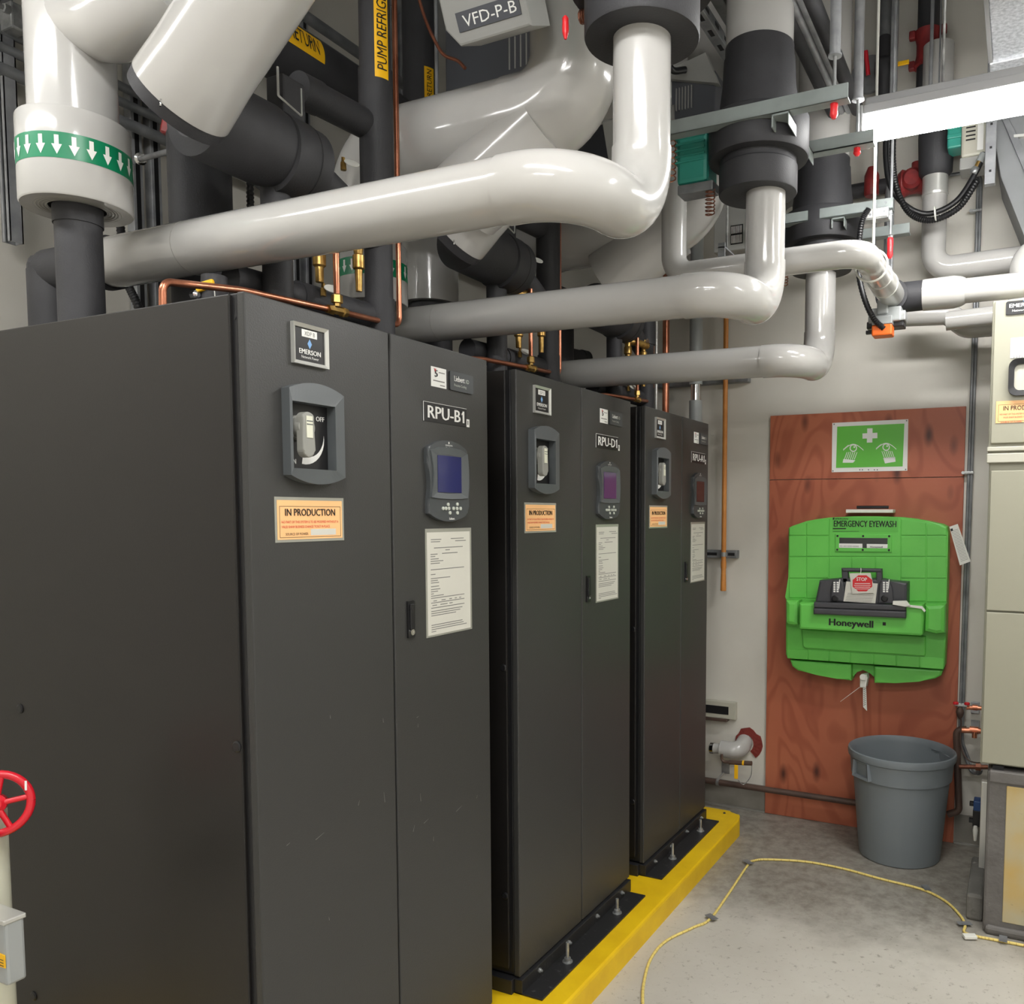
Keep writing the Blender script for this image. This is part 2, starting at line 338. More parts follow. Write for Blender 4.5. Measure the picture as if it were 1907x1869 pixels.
# ---------------------------------------------------------------- black cooling cabinets
def cabinet(i, y0, ys, y2, dy, label, code, colsc):
    t = thing('cooling_cabinet', label, 'cabinet', (-.55, (y0+y2)/2, CURB), 'row of black cooling cabinets')
    MB('frame').box((-1.168, y0+.004, CABZ), (-.024, y2-.004, CABTOP), .003).box((-1.16, y0+.02, CURB), (-.03, y2-.02, CABZ)).build('body', t)
    sp = MB('side').box((-1.165, y0-.004, CABZ+.02), (-.04, y0+.01, CABTOP-.002), .003)
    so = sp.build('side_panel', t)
    for z in (.42, 1.18):
        for x in (-.053, -.84):
            MB('black').lathe((x, y0-.003, z), -Y, [(0, .0125), (.003, .0125), (.005, .009)], 20).build('fastener_cap', so)
    MB('frame').lathe((-.032, y0+.004, CABTOP-.05), -Y, [(0, .004), (.001, .004)], 12).build('screw_hole', t)
    for a, e, nm in ((y0, ys-.0025, 'door'), (ys+.0025, y2, 'door')):
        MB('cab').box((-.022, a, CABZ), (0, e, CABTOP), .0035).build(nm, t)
    # base rail with bolts
    L = MB('rail').box((-.02, y0-.005, CURB), (.012, y2-.01, CURB+.05), .002).box((-.02, y0-.005, CURB), (.088, y2-.03, CURB+.007), .002)
    L.box((-.2, y0-.02, CURB), (-.02, y0+.01, CURB+.05), .002)
    rl = L.build('base_rail', t)
    wdt = y2-y0
    for k, q in enumerate((.12, .36, .62, .88)):
        MB('steel').lathe((.012, y0+wdt*q, CURB+.032), X, [(0, .008), (.006, .008), (.006, .0045), (.013, .004)], 8).build('bolt', rl)
    for k, q in enumerate((.27, .74)):
        MB('steel').lathe((.05, y0+wdt*q, CURB+.007), Z, [(0, .019), (.003, .019), (.003, .012), (.015, .012), (.015, .006), (.058+.012*(k == 0), .006)], 10).build('anchor_bolt', rl)
    F = lambda y, z, x=0: V((x, dy+y, z))
    ZX = (Y, Z)
    # framed emblem plate
    e = MB('alu').ring([(.119, 2.006), (.221, 2.006), (.221, 2.095), (.119, 2.095)], [(.127, 2.014), (.213, 2.014), (.213, 2.087), (.127, 2.087)], F(0, 0), Y, Z, .01, .006)
    e.m('black').box(F(.125, 2.012), F(.215, 2.089, .003))
    e.m('white').box(F(.148, 2.068, .003), F(.192, 2.084, .0034)); e.m('greyink').text('XDP '+code[0], F(.170, 2.0715, .0034), Y, Z, .009, .03, 'CENTER')
    e.m('bluem').poly([F(.170, 2.043, .0034), F(.1765, 2.054, .0034), F(.170, 2.065, .0034), F(.1635, 2.054, .0034)])
    e.m('white').text('EMERSON', F(.170, 2.0305, .003), Y, Z, .0105, .062, 'CENTER', bold=.02).text('Network Power', F(.170, 2.021, .003), Y, Z, .006, .05, 'CENTER')
    e.build('emblem_plate', t, None).__setitem__('label', 'silver framed black emblem plate')
    # rotary switch in its bezel
    cy, out, inn = .170, [], []
    n = 14
    for k in range(n+1):
        s = -1+2*k/n; out.append((cy+.080*s, 1.743+.018*s*s)); inn.append((.156+.062*s, 1.776))
    for k in range(n+1):
        s = 1-2*k/n; out.append((cy+.080*s, 1.966-.018*s*s)); inn.append((.156+.062*s, 1.92))
    ho = MB('bezel').ring(out, inn, F(0, 0), Y, Z, .024, .028).build('switch_housing', t)
    p = MB('black').box(F(.1, 1.772), F(.235, 1.926, .002))
    p.m('white').text('OFF', F(.184, 1.886, .002), Y, Z, .0105, .024, bold=.03).text('ON', F(.106, 1.787, .002), Y, Z, .0105, .017, bold=.03)
    arc = []
    for k in range(11): a = math.radians(-100+110*k/10); arc.append((.15+.057*math.cos(a), 1.845+.058*math.sin(a)))
    for k in range(11): a = math.radians(10-110*k/10); rr = .057-.02*(k/10); arc.append((.15+rr*math.cos(a), 1.845+(rr+.001)*math.sin(a)))
    p.poly([F(y, z, .0028) for y, z in arc]); p.build('switch_plate', ho)
    h = MB('knob').lathe(F(.127, 1.866), X, [(0, .027), (.010, .027), (.012, .024), (.034, .023), (.037, .02)], 28)
    h.prism([(.122+.0165*math.cos(a), 1.886+.012*math.sin(a)) for a in [math.radians(q) for q in range(0, 181, 18)]]+[(.122+.0165*math.cos(a), 1.816+.0165*math.sin(a)) for a in [math.radians(q) for q in range(180, 361, 18)]], F(0, 0, .026), Y, Z, .02, .004)
    h.m('cream').box(F(.114, 1.842, .045), F(.131, 1.889, .0475)); h.m('bezel').box(F(.114, 1.87, .0475), F(.131, 1.872, .048)).box(F(.114, 1.877, .0475), F(.131, 1.879, .048))
    h.build('rotary_handle', ho)['label'] = 'light grey rotary handle'
    # round-ended control panel
    oc, n = .653, 12; out = []
    for k in range(n+1): s = -1+2*k/n; out.append((oc+.088*s, 1.656+.022*s*s))
    for k in range(1, 8): q = k/8; out.append((oc+.088+.007*math.sin(math.pi*(q*2-.4))*(1 if .2 < q < .8 else .3), 1.676+.182*q))
    for k in range(n+1): s = 1-2*k/n; out.append((oc+.088*s, 1.879-.024*s*s))
    for k in range(1, 8): q = 1-k/8; out.append((oc-.088+.007*math.sin(math.pi*(q*2-.4))*(1 if .2 < q < .8 else .3), 1.676+.182*q))
    cp = MB('pgrey').prism(out, F(0, 0), Y, Z, .014, .005)
    cp.m('bezel').ring([(oc-.082, 1.722)]+[(oc-.082+.012*math.sin(math.pi*k/6), 1.722+.125*k/6) for k in range(1, 6)]+[(oc-.082, 1.847), (oc-.05, 1.857), (oc, 1.86), (oc+.05, 1.857), (oc+.082, 1.847)]+[(oc+.082+.006*math.sin(math.pi*k/6), 1.847-.125*k/6) for k in range(1, 6)]+[(oc+.082, 1.722), (oc+.05, 1.719), (oc, 1.718), (oc-.05, 1.719)],
            [(oc-.052, 1.735)]+[(oc-.052, 1.735+.1*k/6) for k in range(1, 6)]+[(oc-.052, 1.835), (oc-.03, 1.838), (oc, 1.84), (oc+.03, 1.838), (oc+.056, 1.835)]+[(oc+.056, 1.835-.1*k/6) for k in range(1, 6)]+[(oc+.056, 1.735), (oc+.03, 1.734), (oc, 1.733), (oc-.03, 1.734)], F(0, 0, .012), Y, Z, .006, .002)
    cp.m('white').text('EMERSON', F(oc, 1.863, .014), Y, Z, .004, .03, 'CENTER').text('Network Power', F(oc, 1.858, .014), Y, Z, .003, .026, 'CENTER').text('Liebert.', F(oc+.01, 1.661, .014), Y, Z, .006, .024, 'CENTER', bold=.02)
    cp.poly([F(oc, 1.868, .0148), F(oc+.003, 1.872, .0148), F(oc, 1.876, .0148), F(oc-.003, 1.872, .0148)])
    po = cp.build('control_panel', t)
    MB(('screen', 'screen2', 'screen3')[i]).box(F(oc-.05, 1.736, .013), F(oc+.055, 1.836, .0152)).build('screen', po)
    for yy, zz in ((-.022, .703), (.03, .704), (-.05, .692), (-.035, .692), (-.018, .692), (.008, .692), (.028, .692), (.048, .692), (-.012, .68), (.03, .68)):
        MB('btn').lathe(F(oc+.01+yy*.8, 1+zz, .014), X, [(0, .005), (.003, .005), (.004, .003)], 12).build('button', po)
    # stickers, plaque, sign
    s5 = MB('white').box(F(.597, 2.021), F(.663, 2.074, .0008), 0)
    s5.m('ink').text('5', F(.612, 2.048, .0008), Y, Z, .018, .012, bold=.02); s5.m('redp').text('T', F(.607, 2.062, .0012), Y, Z, .007, .012, bold=.03); s5.m('greyink')
    for q, (a, e) in enumerate(((.63, .656), (.606, .655), (.635, .656))): s5.box(F(a, (2.06, 2.036, 2.026)[q], .0008), F(e, (2.0625, 2.039, 2.0285)[q], .0011))
    s5.build('service_sticker', t)
    pq = MB('pgrey').prism(rrect(.675, 2.021, .783, 2.073, .004), F(0, 0), Y, Z, .005, .001)
    pq.m('white').text('Liebert', F(.692, 2.047, .005), Y, Z, .015, .047, bold=.02); pq.m('btn').text('XD', F(.744, 2.047, .005), Y, Z, .011, .017).text('Precision Cooling', F(.692, 2.033, .005), Y, Z, .007, .056); pq.build('maker_plaque', t)
    sg = MB('frame').box(F(.561, 1.925), F(.753, 1.977, .0015)); sg.m('white').box(F(.561, 1.925, .0015), F(.563, 1.977, .002)).box(F(.561, 1.976, .0015), F(.753, 1.977, .002)).text('RPU-'+code, F(.58, 1.935, .0015), Y, Z, .033, .16, bold=.025)
    sg.poly([F(.7365, 1.968, .0024), F(.729, 1.9605, .0024), F(.729, 1.9555, .0024), F(.7365, 1.961, .0024)])
    sg.box(F(.753, 1.926, 0), F(.768, 1.948, .0008)); sg.m('greyink').box(F(.758, 1.932, .0008), F(.763, 1.944, .001)); sg.build('unit_sign', t)
    la = MB('black').prism(rrect(.484, 1.351, .511, 1.449, .002), F(0, 0), Y, Z, .006, .001); la.m('frame').box(F(.489, 1.373, .004), F(.507, 1.441, .0105), .002)
    lo = la.build('latch', t); MB('chrome').lathe(F(.498, 1.366, .006), X, [(0, .008), (.003, .008), (.003, .004), (.002, .0035)], 18).build('lock_cylinder', lo)
    if i == 0:
        random.seed(11); sc = MB('greyink')
        sc.m('knob')
        for k in range(26):
            y, z = random.uniform(.05, .8), random.uniform(.55, 1.25); L_ = random.uniform(.008, .03); a = random.choice((.3, 1.2, 1.5, 1.7)); d = V((0, math.cos(a), math.sin(a)))*L_; q = V((0, -math.sin(a), math.cos(a)))*.0006
            if .42 < y < .45: continue
            if k > 14: continue
            sc.poly([F(y, z, .0006)-q, F(y, z, .0006)+q, F(y, z, .0006)+d+q*.4, F(y, z, .0006)+d-q*.4])
        sc.build('scratch_marks', t)
    return t
NAMES = ['nearest the camera, sign RPU-B1', 'in the middle of the row, sign RPU-D1', 'at the far end by the wall, sign RPU-A1']
UN = ('B1', 'D1', 'A1'); WH = ('nearest', 'middle', 'farthest')
CY = [(0, .4349, .8601), (1.0176, 1.4486, 1.8694), (2.0163, 2.4389, 2.7995)]; FD = (0, .997, 1.995)
for i in range(3):
    cabinet(i, *CY[i], FD[i], 'black steel cooling cabinet '+NAMES[i], UN[i], 1)
    dy = FD[i]
    n_ = MB('sleeve').box((.0, dy+.063, 1.615), (.0012, dy+.265, 1.714)); n_.m('orange').box((.0012, dy+.069, 1.621), (.0018, dy+.259, 1.707))
    n_.m('ink').ring([(dy+.075, 1.625), (dy+.254, 1.625), (dy+.254, 1.694), (dy+.075, 1.694)], [(dy+.076, 1.626), (dy+.253, 1.626), (dy+.253, 1.693), (dy+.076, 1.693)], (.0018, 0, 0), Y, Z, .0002, .0002)
    n_.text('IN PRODUCTION', (.0018, dy+.09, 1.673), Y, Z, .0155, .146, bold=.012)
    n_.m('redp').text('NO PART OF THIS SYSTEM IS TO BE MODIFIED WITHOUT A', (.0018, dy+.08, 1.6565), Y, Z, .0055, .166).text('VALID SHAW BUSINESS CHANGE TICKET IN PLACE.', (.0018, dy+.08, 1.646), Y, Z, .0055, .14)
    n_.m('ink').text('SOURCE OF POWER:', (.0018, dy+.09, 1.630), Y, Z, .0055, .065); n_.m('paper').box((.0018, dy+.162, 1.629), (.0022, dy+.238, 1.643))
    tag(n_.build('notice_card'), f'orange IN PRODUCTION notice card on the left door of the {WH[i]} black cabinet', 'notice', 'orange notices on the cabinet doors')
    y0, y1 = dy+.563, dy+(.77, .757, .762)[i]
    d_ = MB('sleeve').box((0, y0, 1.341), (.0014, y1, 1.637)); d_.m('paper').box((.0014, y0+.006, 1.346), (.002, y1-.008, 1.627)); d_.m('greyink'); random.seed(5)
    bar = lambda a, z, ww, hh=.0022: d_.box((.002, y0+a, z), (.0023, min(y0+a+ww, y1-.014), z+hh))
    for a, z, ww in ((.022, 1.606, .045), (.022, 1.6, .04), (.11, 1.607, .06), (.13, 1.6, .05), (.035, 1.583, .13), (.085, 1.576, .02), (.02, 1.566, .03), (.07, 1.567, .07), (.02, 1.56, .02), (.02, 1.553, .035), (.02, 1.547, .055), (.02, 1.541, .04), (.02, 1.524, .15), (.02, 1.511, .02), (.02, 1.5, .085), (.02, 1.494, .03), (.02, 1.488, .035), (.02, 1.478, .035), (.02, 1.470, .04), (.02, 1.464, .03), (.02, 1.458, .012), (.02, 1.452, .055),
                     (.02, 1.446, .15), (.03, 1.438, .015), (.065, 1.438, .018), (.1, 1.438, .012), (.125, 1.438, .01), (.145, 1.438, .01), (.02, 1.433, .15), (.025, 1.426, .02), (.06, 1.426, .032), (.1, 1.426, .015), (.02, 1.419, .15), (.02, 1.410, .14), (.02, 1.404, .13), (.02, 1.398, .11), (.02, 1.372, .14), (.02, 1.366, .145), (.02, 1.36, .16), (.02, 1.354, .02)):
        bar(a, z, ww)
    tag(d_.build('document_sleeve'), f'printed inspection sheet in a clear sleeve on the {WH[i]} black cabinet', 'paper', 'paper sheets on the cabinet doors')
# ---------------------------------------------------------------- white supply pipes, one per cabinet
DYP = (0, 1.012, 2.0)
def elbow(a, b, d, r, R, name, parent, matn='jacket', k=1.045):
    P = fillet([a, b, d], R, 14)
    return MB(matn).tube(P, r*k, 36).build(name, parent)
for i in range(3):
    d = Y*DYP[i]+V(((0, 0, -.017), (0, 0, 0), (-.03, 0, -.04))[i]); xe, ze, r = .635, 2.362, .066
    t = thing('supply_pipe', 'white jacketed supply pipe running out over the %s black cabinet and turning up' % WH[i], 'pipe', d+V((0, .264, 2.29)), 'white supply pipes over the cabinets')
    x0 = -.812
    MB('jacket').tube([d+V((x0, .264, 2.375)), d+V((x0+.012, .264, 2.375)), d+V((xe-.15, .264, ze))], [r*.97, r, r], 36).build('straight_run', t)
    MB('seam').cyl(d+V((-.488, .264, 2.3715)), d+V((-.486, .264, 2.3715)), r*1.008).build('joint_band', t)
    elbow(d+V((xe-.17, .264, ze)), d+V((xe, .264, ze)), d+V((xe, .414, ze)), r, .15, 'elbow', t)
    elbow(d+V((xe, .412, ze)), d+V((xe, .564, ze)), d+V((xe, .564, ze+.165)), r, .15, 'elbow', t)
    MB('jacket').cyl(d+V((xe, .564, ze+.15)), d+V((xe, .564, 2.78)), r, 36).build('riser', t)
    MB('foam').lathe(d+V((x0-.018, .264, 2.376)), X, [(-.012, r*.98), (-.012, r*1.07), (.02, r*1.07), (.02, r*.9)], 36).build('end_ring', t)
    P = [d+V((x0-.01, .264, 2.376)), d+V((-1.075, .264, 2.38)), d+V((-1.075, .264, CABTOP-d.z))]
    MB('foam').tube([P[0], P[1]+X*.0], r*.97, 28).build('insulated_run', t)
    MB('foam').tube([P[1]-X*.0+Z*.0, P[2]], r*1.0, 28).box(P[1]-V((.066, .05, .03)), P[1]+V((.06, .05, .05)), .03).build('insulated_drop', t)

# ---------------------------------------------------------------- white risers with green flow band
for i in range(2):
    d = Y*DYP[i]; o = d+V((-.618, .055, 0))
    t = thing('pipe_riser', ('large white pipe riser with a green arrow band at the upper left', 'white pipe riser with a green arrow band, seen under the long white pipe')[i], 'pipe', o+Z*CABTOP, 'white risers with arrow bands')
    MB('jacket').cyl(o+Z*2.5, o+Z*(CEIL-.02 if i == 0 else 2.69), .093, 40).build('upper_pipe', t)
    cl = MB('jacket').lathe(o, Z, [(2.405, .06), (2.4, .115), (2.404, .118), (2.592, .118), (2.596, .116), (2.599, .092)], 48, cap=False)
    for k in range(8): cl.m('seam').lathe(o+Z*(2.4035-.0009), Z, [(0, .112-.0068*k), (-.0006, .1105-.0068*k), (0, .109-.0068*k)], 48, cap=False)
    co = cl.build('end_collar', t)
    g = MB('green').lathe(o, Z, [(2.478, .1186), (2.535, .1186)], 60, cap=False); g.m('white')
    for k in range(22):
        a0 = 2*math.pi*k/22
        wp = lambda x, z: o+V((math.cos(a0+x/.119)*.1193, math.sin(a0+x/.119)*.1193, z-.0085))
        g.poly([(.0045, 2.536), (-.0045, 2.536), (-.0045, 2.516), (-.0105, 2.516), (0, 2.494), (.0105, 2.516), (.0045, 2.516)], wp)
    g.build('arrow_band', co)
    MB('foam').cyl(o+Z*CABTOP, o+Z*2.404, .05, 32).build('insulated_drop', t)
    MB('foam').lathe(o+Z*2.365, Z, [(0, .05), (0, .053), (.04, .053)], 32, cap=False).build('foam_cuff', t)
    if i == 0: MB('jacket').tube(fillet([o+Z*2.84, o+V((.16, 0, 2.795)), o+V((.33, .02, 2.85))], .1, 8), .083, 36).build('branch', t)
# inclined white strainer jackets with black rims
for i in range(2):
    d = Y*DYP[i]; p0, p1 = at(340, 182, y=.085)+d, at(518, -95, y=.085)+d; r = .105; ax = (p1-p0).normalized()
    t = thing('strainer_jacket', ('large inclined white strainer jacket above the nearest cabinet', 'inclined white strainer jacket peeking out under the long white pipe')[i], 'pipe insulation', p0, 'inclined white strainer jackets')
    MB('jacket').lathe(p0, ax, [(0, r*.9), (0, r*1.03), (.004, r*1.034), (.1, r*.985), (.5, r*.96)], 44).build('jacket', t)
    MB('foam').lathe(p0-ax*.035, ax, [(0, r*.8), (.006, r*1.0), (.036, r*1.02)], 44).build('end_rim', t)
    MB('chrome').cyl(p0+V((.05, -.09, -.052)), p0+V((.052, -.093, -.068)), .002, 6).build('rivet', t)

# ---------------------------------------------------------------- black pump groups
for i in range(3):
    d = Y*DYP[i]; x = -.31
    t = thing('insulated_pump', 'black insulated pump and fittings on top of the %s cabinet' % WH[i], 'pump', d+V((-.37, .39, CABTOP)), 'black pumps on the cabinets')
    z = 2.605
    MB('foam').lathe(d+V((x, .13, z)), Y, [(0, .06), (.012, .098), (.2, .1), (.235, .093), (.25, .093)], 40).build('pump_body', t)
    MB('foam').lathe(d+V((x, .36, z-.005)), Y, [(0, .09), (.004, .101), (.075, .101), (.08, .098), (.12, .098), (.126, .06)], 40).build('end_flange', t)
    MB('foam2').lathe(d+V((x, .434, z-.005)), Y, [(0, .1015), (.004, .1015)], 40, cap=False).build('flange_seam', t)
    MB('foam').tube([d+V((x-.02, .39, CABTOP)), d+V((x-.02, .39, z-.05))], .038, 24).build('stand_leg', t)
    MB('foam').box(d+V((x-.03, .375, z+.07)), d+V((x+.03, .45, z+.19)), .006).build('clip_saddle', t)
    q = d+V((x+.03, .36, z+.125)); MB('alu').tube(fillet([q+V((0, 0, .07)), q+V((0, 0, .0)), q+V((0, .075, -.02)), q+V((0, .075, .05))], .004, 3), .003, 6).build('strut_clip', t)
    e = V((-.345, .79, 0))
    MB('foam').tube(fillet([d+V((x, .47, 2.6)), d+V((-.33, .62, 2.56)), d+V((-.345, .79, 2.50))], .2), [.048]*11+[.044], 24).lathe(d+V((-.333, .62, 2.557)), Y, [(-.05, .046), (-.05, .05), (0, .05), (0, .046)], 24, cap=False).build('discharge_pipe', t)
    MB('foam').tube([d+V((-.36, .50, 2.825)), d+V((-.36, .57, 2.83)), d+V((-.36, .58, 2.83)), d+V((-.36, .79, 2.84))], [.046, .046, .043, .043], 24).build('bypass_pipe', t)
    MB('foam').tube([d+V((-.40, .30, 2.275)), d+V((-.36, .79, 2.275))], .04, 24).lathe(d+V((-.385, .50, 2.275)), Y, [(0, .04), (0, .045), (.1, .045), (.1, .04)], 24, cap=False).build('suction_pipe', t)
    # standpipe
    s = thing('standpipe', ('black insulated standpipe with a long yellow PUMP REFRIGERANT label', 'black insulated standpipe behind the copper tube, middle cabinet', 'black insulated standpipe on the farthest cabinet')[i], 'pipe', d+V((-.345, .79, CABTOP)), 'black standpipes')
    o = d+V((-.345, .79, 0))
    MB('foam').lathe(o, Z, [(CABTOP, .046), (2.33, .046), (2.33, .042), (2.55, .042), (2.55, .049), (2.56, .05), (3.0, .05), (3.0, .046), (CEIL-.02, .046)], 32).build('insulated_pipe', s)
    MB('foam').tube(fillet([o+V((0, -.0, CABTOP+.05)), o+V((.06, .0, CABTOP+.05)), o+V((.06, .0, CABTOP))], .03, 5), .04, 20).build('base_elbow', s)
    if i == 0:
        wp = lambda x_, y_: o+V((math.cos(-.45+y_/.047)*.0508, math.sin(-.45+y_/.047)*.0508, 2.962+x_))
        g = MB('ylabel')
        for k in range(12): g.poly([wp(0, -.02+.04*k/12), wp(.5, -.02+.04*k/12), wp(.5, -.02+.04*(k+1)/12), wp(0, -.02+.04*(k+1)/12)])
        g.m('ink').text('PUMP REFRIGERANT', V(), X, Y, .027, .3, bold=.008, warp=lambda a, q: o+V((math.cos(-.45+(.0135-q)/.047)*.0532, math.sin(-.45+(.0135-q)/.047)*.0532, 2.985+a)))
        g.build('pipe_label', s)
    # dark vertical vessel behind
    o = d+V((-.665, .43, 0))
    v = thing('insulated_column', 'thick black insulated column behind the pump of the %s cabinet' % WH[i], 'pipe', o+Z*CABTOP, 'thick black columns')
    MB('foam').lathe(o, Z, [(CABTOP, .082), (2.72, .082), (2.78, .06), (2.8, .02)], 36).build('column', v)
    MB('foam').tube([o+V((.03, .04, 2.465)), o+V((.06, .16, 2.465))], .042, 20).tube([o+V((.055, .14, 2.465)), o+V((.065, .18, 2.465))], .046, 20).build('side_stub', v)
    if i == 1: MB('jacket').lathe(o, Z, [(2.49, .1), (2.49, .108), (2.84, .108)], 36).build('white_jacket', v)
    # copper lines
    k = thing('copper_line', 'copper tube along the front top edge of the %s cabinet with a rising leg' % WH[i], 'pipe', d+V((-.2, .5, CABTOP)), 'copper tubes on the cabinet tops')
    P = [at(303, 566, y=.03), at(303, 524, y=.03), at(450, 540, y=.25), at(628, 579, y=.55), at(744, 606, y=.88)]
    P.append(V((P[4].x, P[4].y, 3.35 if i == 0 else 2.9)));
    if i == 0: P.append(V((P[4].x+.2, P[4].y+.25, 3.42)))
    P = [p+d for p in P]; P[0].z = CABTOP
    MB('copper').tube(fillet(P, [.025, .2, .3, .03, .04][:len(P)-2]), .0085, 14).build('tube', k)
    q = P[3]
    br = MB('brass'); ax = (P[4]-P[2]).normalized()
    br.lathe(q-ax*.038, ax, [(0, .012), (.018, .015), (.02, .011), (.055, .011), (.057, .015), (.076, .012)], 6); br.lathe(q+Z*.012, Z, [(0, .01), (.008, .01), (.01, .016), (.03, .015), (.034, .01)], 6); br.build('tee_fitting', k)
    MB('copper').cyl(q+Z*.04, q+Z*.30, .0085, 14).build('branch_tube', k)
    # brass valves
    q = d+V((-.325, .53, .015))
    vb = thing('brass_valve_pair', 'pair of brass drain valves on the %s cabinet' % WH[i], 'valve', q+Z*2.3, 'brass valve pairs')
    m_ = MB('brass').lathe(q, Z, [(2.30, .011), (2.34, .012), (2.345, .018), (2.38, .018), (2.385, .012), (2.44, .014), (2.445, .02), (2.475, .02), (2.48, .016), (2.53, .017), (2.54, .01), (2.56, .009)], 12)
    m_.tube(fillet([q+V((0, 0, 2.505)), q+V((.03, .04, 2.505)), q+V((.05, .12, 2.5))], .02), .017, 12).build('valve_body', vb)
    m_ = MB('brass').lathe(q+V((.03, .12, 0)), Z, [(2.30, .009), (2.36, .011), (2.365, .017), (2.40, .017), (2.405, .012), (2.44, .018), (2.47, .018), (2.475, .012), (2.53, .014)], 12); m_.build('valve_body', vb)
    MB('chrome').lathe(q+V((.04, .14, 2.52)), X, [(0, .02), (.004, .02)], 12).build('cap', vb)
    MB('steel').box(q+V((.0, -.08, 2.535)), q+V((.012, .0, 2.539)), .001).build('lever', vb)
    # white round tags hung on brass studs
    for j, (u, v_, yy) in enumerate(((612, 187, .6), (655, 304, .64), (618, 538, .56), (595, 572, .57))):
        p = at(u, v_, y=yy)+d
        tg = thing('round_tag', 'white round tag %s the %s cabinet' % (('on the upper black pipe of', 'on the discharge pipe of', 'on the suction pipe of', 'beside the copper tube of')[j], WH[i]), 'tag', p-Z*.005, 'white round tags')
        nrm = V((.55, -.35, .75)).normalized(); MB('tagw').lathe(p, nrm, [(0, .021), (.002, .021)], 22).build('disc', tg)
        MB('brass').lathe(p+V((-.02, -.012, -.005)), Z, [(-.015, .008), (.006, .008), (.008, .005), (.02, .005)], 8).build('stud', tg)

# yellow valve handle above the side of the nearest cabinet
p = at(382, 532, y=.2)
t = thing('ball_valve', 'ball valve with yellow lever between the nearest cabinet and the long white pipe', 'valve', p-Z*.03)
MB('foam').lathe(p+V((-.005, .03, -.04)), Z, [(-.02, .033), (.07, .03)], 20).build('stem_insulation', t)
MB('ylabel').obox(p+V((0, 0, .0)), V((.93, .3, .22)), V((-.3, .95, 0)), V((-.2, 0, .97)), .048, .012, .022, .004).build('lever', t)
MB('chrome').lathe(p+V((-.03, -.01, -.022)), X, [(0, .012), (.014, .012), (.018, .006)], 8).build('nut', t)
MB('tagw').tube(smooth_path([p+V((.02, 0, -.008)), p+V((.035, -.003, -.014)), p+V((.037, -.003, -.03))]), .0012, 6).build('tie', t)

# ---------------------------------------------------------------- big white return pipes with elbow and wye
for i in range(2):
    d = Y*DYP[i]; r = .132; y = 1.03; z = 2.878; xv = .205
    t = thing('return_pipe', ('large white return pipe with elbow behind the first vertical supply pipe', 'large white return pipe with elbow above the second supply pipe')[i], 'pipe', d+V((xv-.3, y, z-.13)), 'large white return pipes')
    MB('jacket').cyl(d+V((-.44, y, z)), d+V((xv-.2, y, z)), r, 40).build('straight_run', t)
    MB('jacket').tube(fillet([d+V((xv-.21, y, z)), d+V((xv, y, z)), d+V((xv, y, z+.21))], .15, 14), r*1.015, 40).build('elbow', t)
    MB('jacket').cyl(d+V((xv, y, z+.19)), d+V((xv, y, CEIL-.01)), r, 40).build('riser', t)
    MB('jacket').cyl(d+V((xv-.1, y, z-.02)), d+V((-.19, y, z-.2)), r*.98, 40).build('wye_branch', t)
    MB('jacket').tube(fillet([d+V((-.42, y, z)), d+V((-.618, y+.03, z)), d+V((-.618, y+.037, z-.20))], .15, 10), r*1.01, 36).build('left_elbow', t)
# ---------------------------------------------------------------- insulated valve stacks over the aisle
SY = (.564, 1.577, 2.565)
for i in range(3):
    o = V((.607 if i else .635, SY[i], 0))
    t = thing('valve_stack', ('black insulated valve stack at the top edge above the first vertical pipe', 'black insulated valve stack on a green grey frame above the second vertical pipe', 'black insulated valve stack above the third vertical pipe')[i], 'valve', o+Z*2.75, 'insulated valve stacks')
    MB('foam').lathe(o, Z, [(2.752, .06), (2.75, .129), (2.754, .131), (2.835, .131), (2.84, .127), (2.905, .127)], 48).build('lower_sleeve', t)
    MB('foam').lathe(o, Z, [(2.86, .11), (2.86, .164), (2.866, .167), (2.985, .167), (2.99, .164), (2.995, .12)], 48).build('flange_cover', t)
    MB('foam').lathe(o, Z, [(2.99, .13), (3.04, .13), (3.1, .122), (3.185, .118), (3.185, .114), (3.225, .114)], 48).build('upper_sleeve', t)
    MB('jacket').lathe(o, Z, [(3.22, .11), (3.222, .112), (CEIL-.01, .112)], 48).build('upper_pipe', t)
    # teal actuator on the left of the body
    a = o+V((-.24, .02, 2.91+(.2 if i == 0 else 0)))
    ac = thing('valve_actuator', 'teal actuator with a coiled wire beside the %s valve stack' % ('first', 'second', 'third')[i], 'actuator', a-Z*.1, 'teal valve actuators')
    h = MB('teal').box(a+V((-.045, -.05, -.09)), a+V((.07, .06, .09)), .014)
    for k in range(5): h.box(a+V((-.05, -.054, -.02+.02*k)), a+V((.06, .06, -.012+.02*k)), .002)
    h.build('body', ac)
    P = [a+V((-.055+.018*math.cos(k*.7), -.075+.018*math.sin(k*.7), .085-.0022*k)) for k in range(80)]
    MB('copper').tube(P, .0022, 6).build('coiled_wire', ac)
    MB('galvd').box(a+V((-.04, -.05, -.125)), a+V((.09, .02, -.092)), .004).build('terminal_plate', ac)
    P = [a+V((.085+.016*math.cos(k*.8), -.06+.016*math.sin(k*.8), -.13-.0016*k)) for k in range(55)]
    MB('copperd').tube(P, .0022, 6).build('hanging_coil', ac)
    if i == 0:
        q = at(1053, 30, y=.55); lo = [(0, .004), (.006, .008), (.012, .0075), (.03, .0085), (.04, .007), (.052, .003)]
        MB('redwrap').lathe(q, -Z, lo, 12).build('red_taped_end', ac)
        P = [q+V((.028+.001*k*.55, .02+.014*math.sin(k*.8), .0+.014*math.cos(k*.8)+.0)) for k in range(60)]
        MB('copperd').tube(P, .002, 6).build('copper_coil', ac)
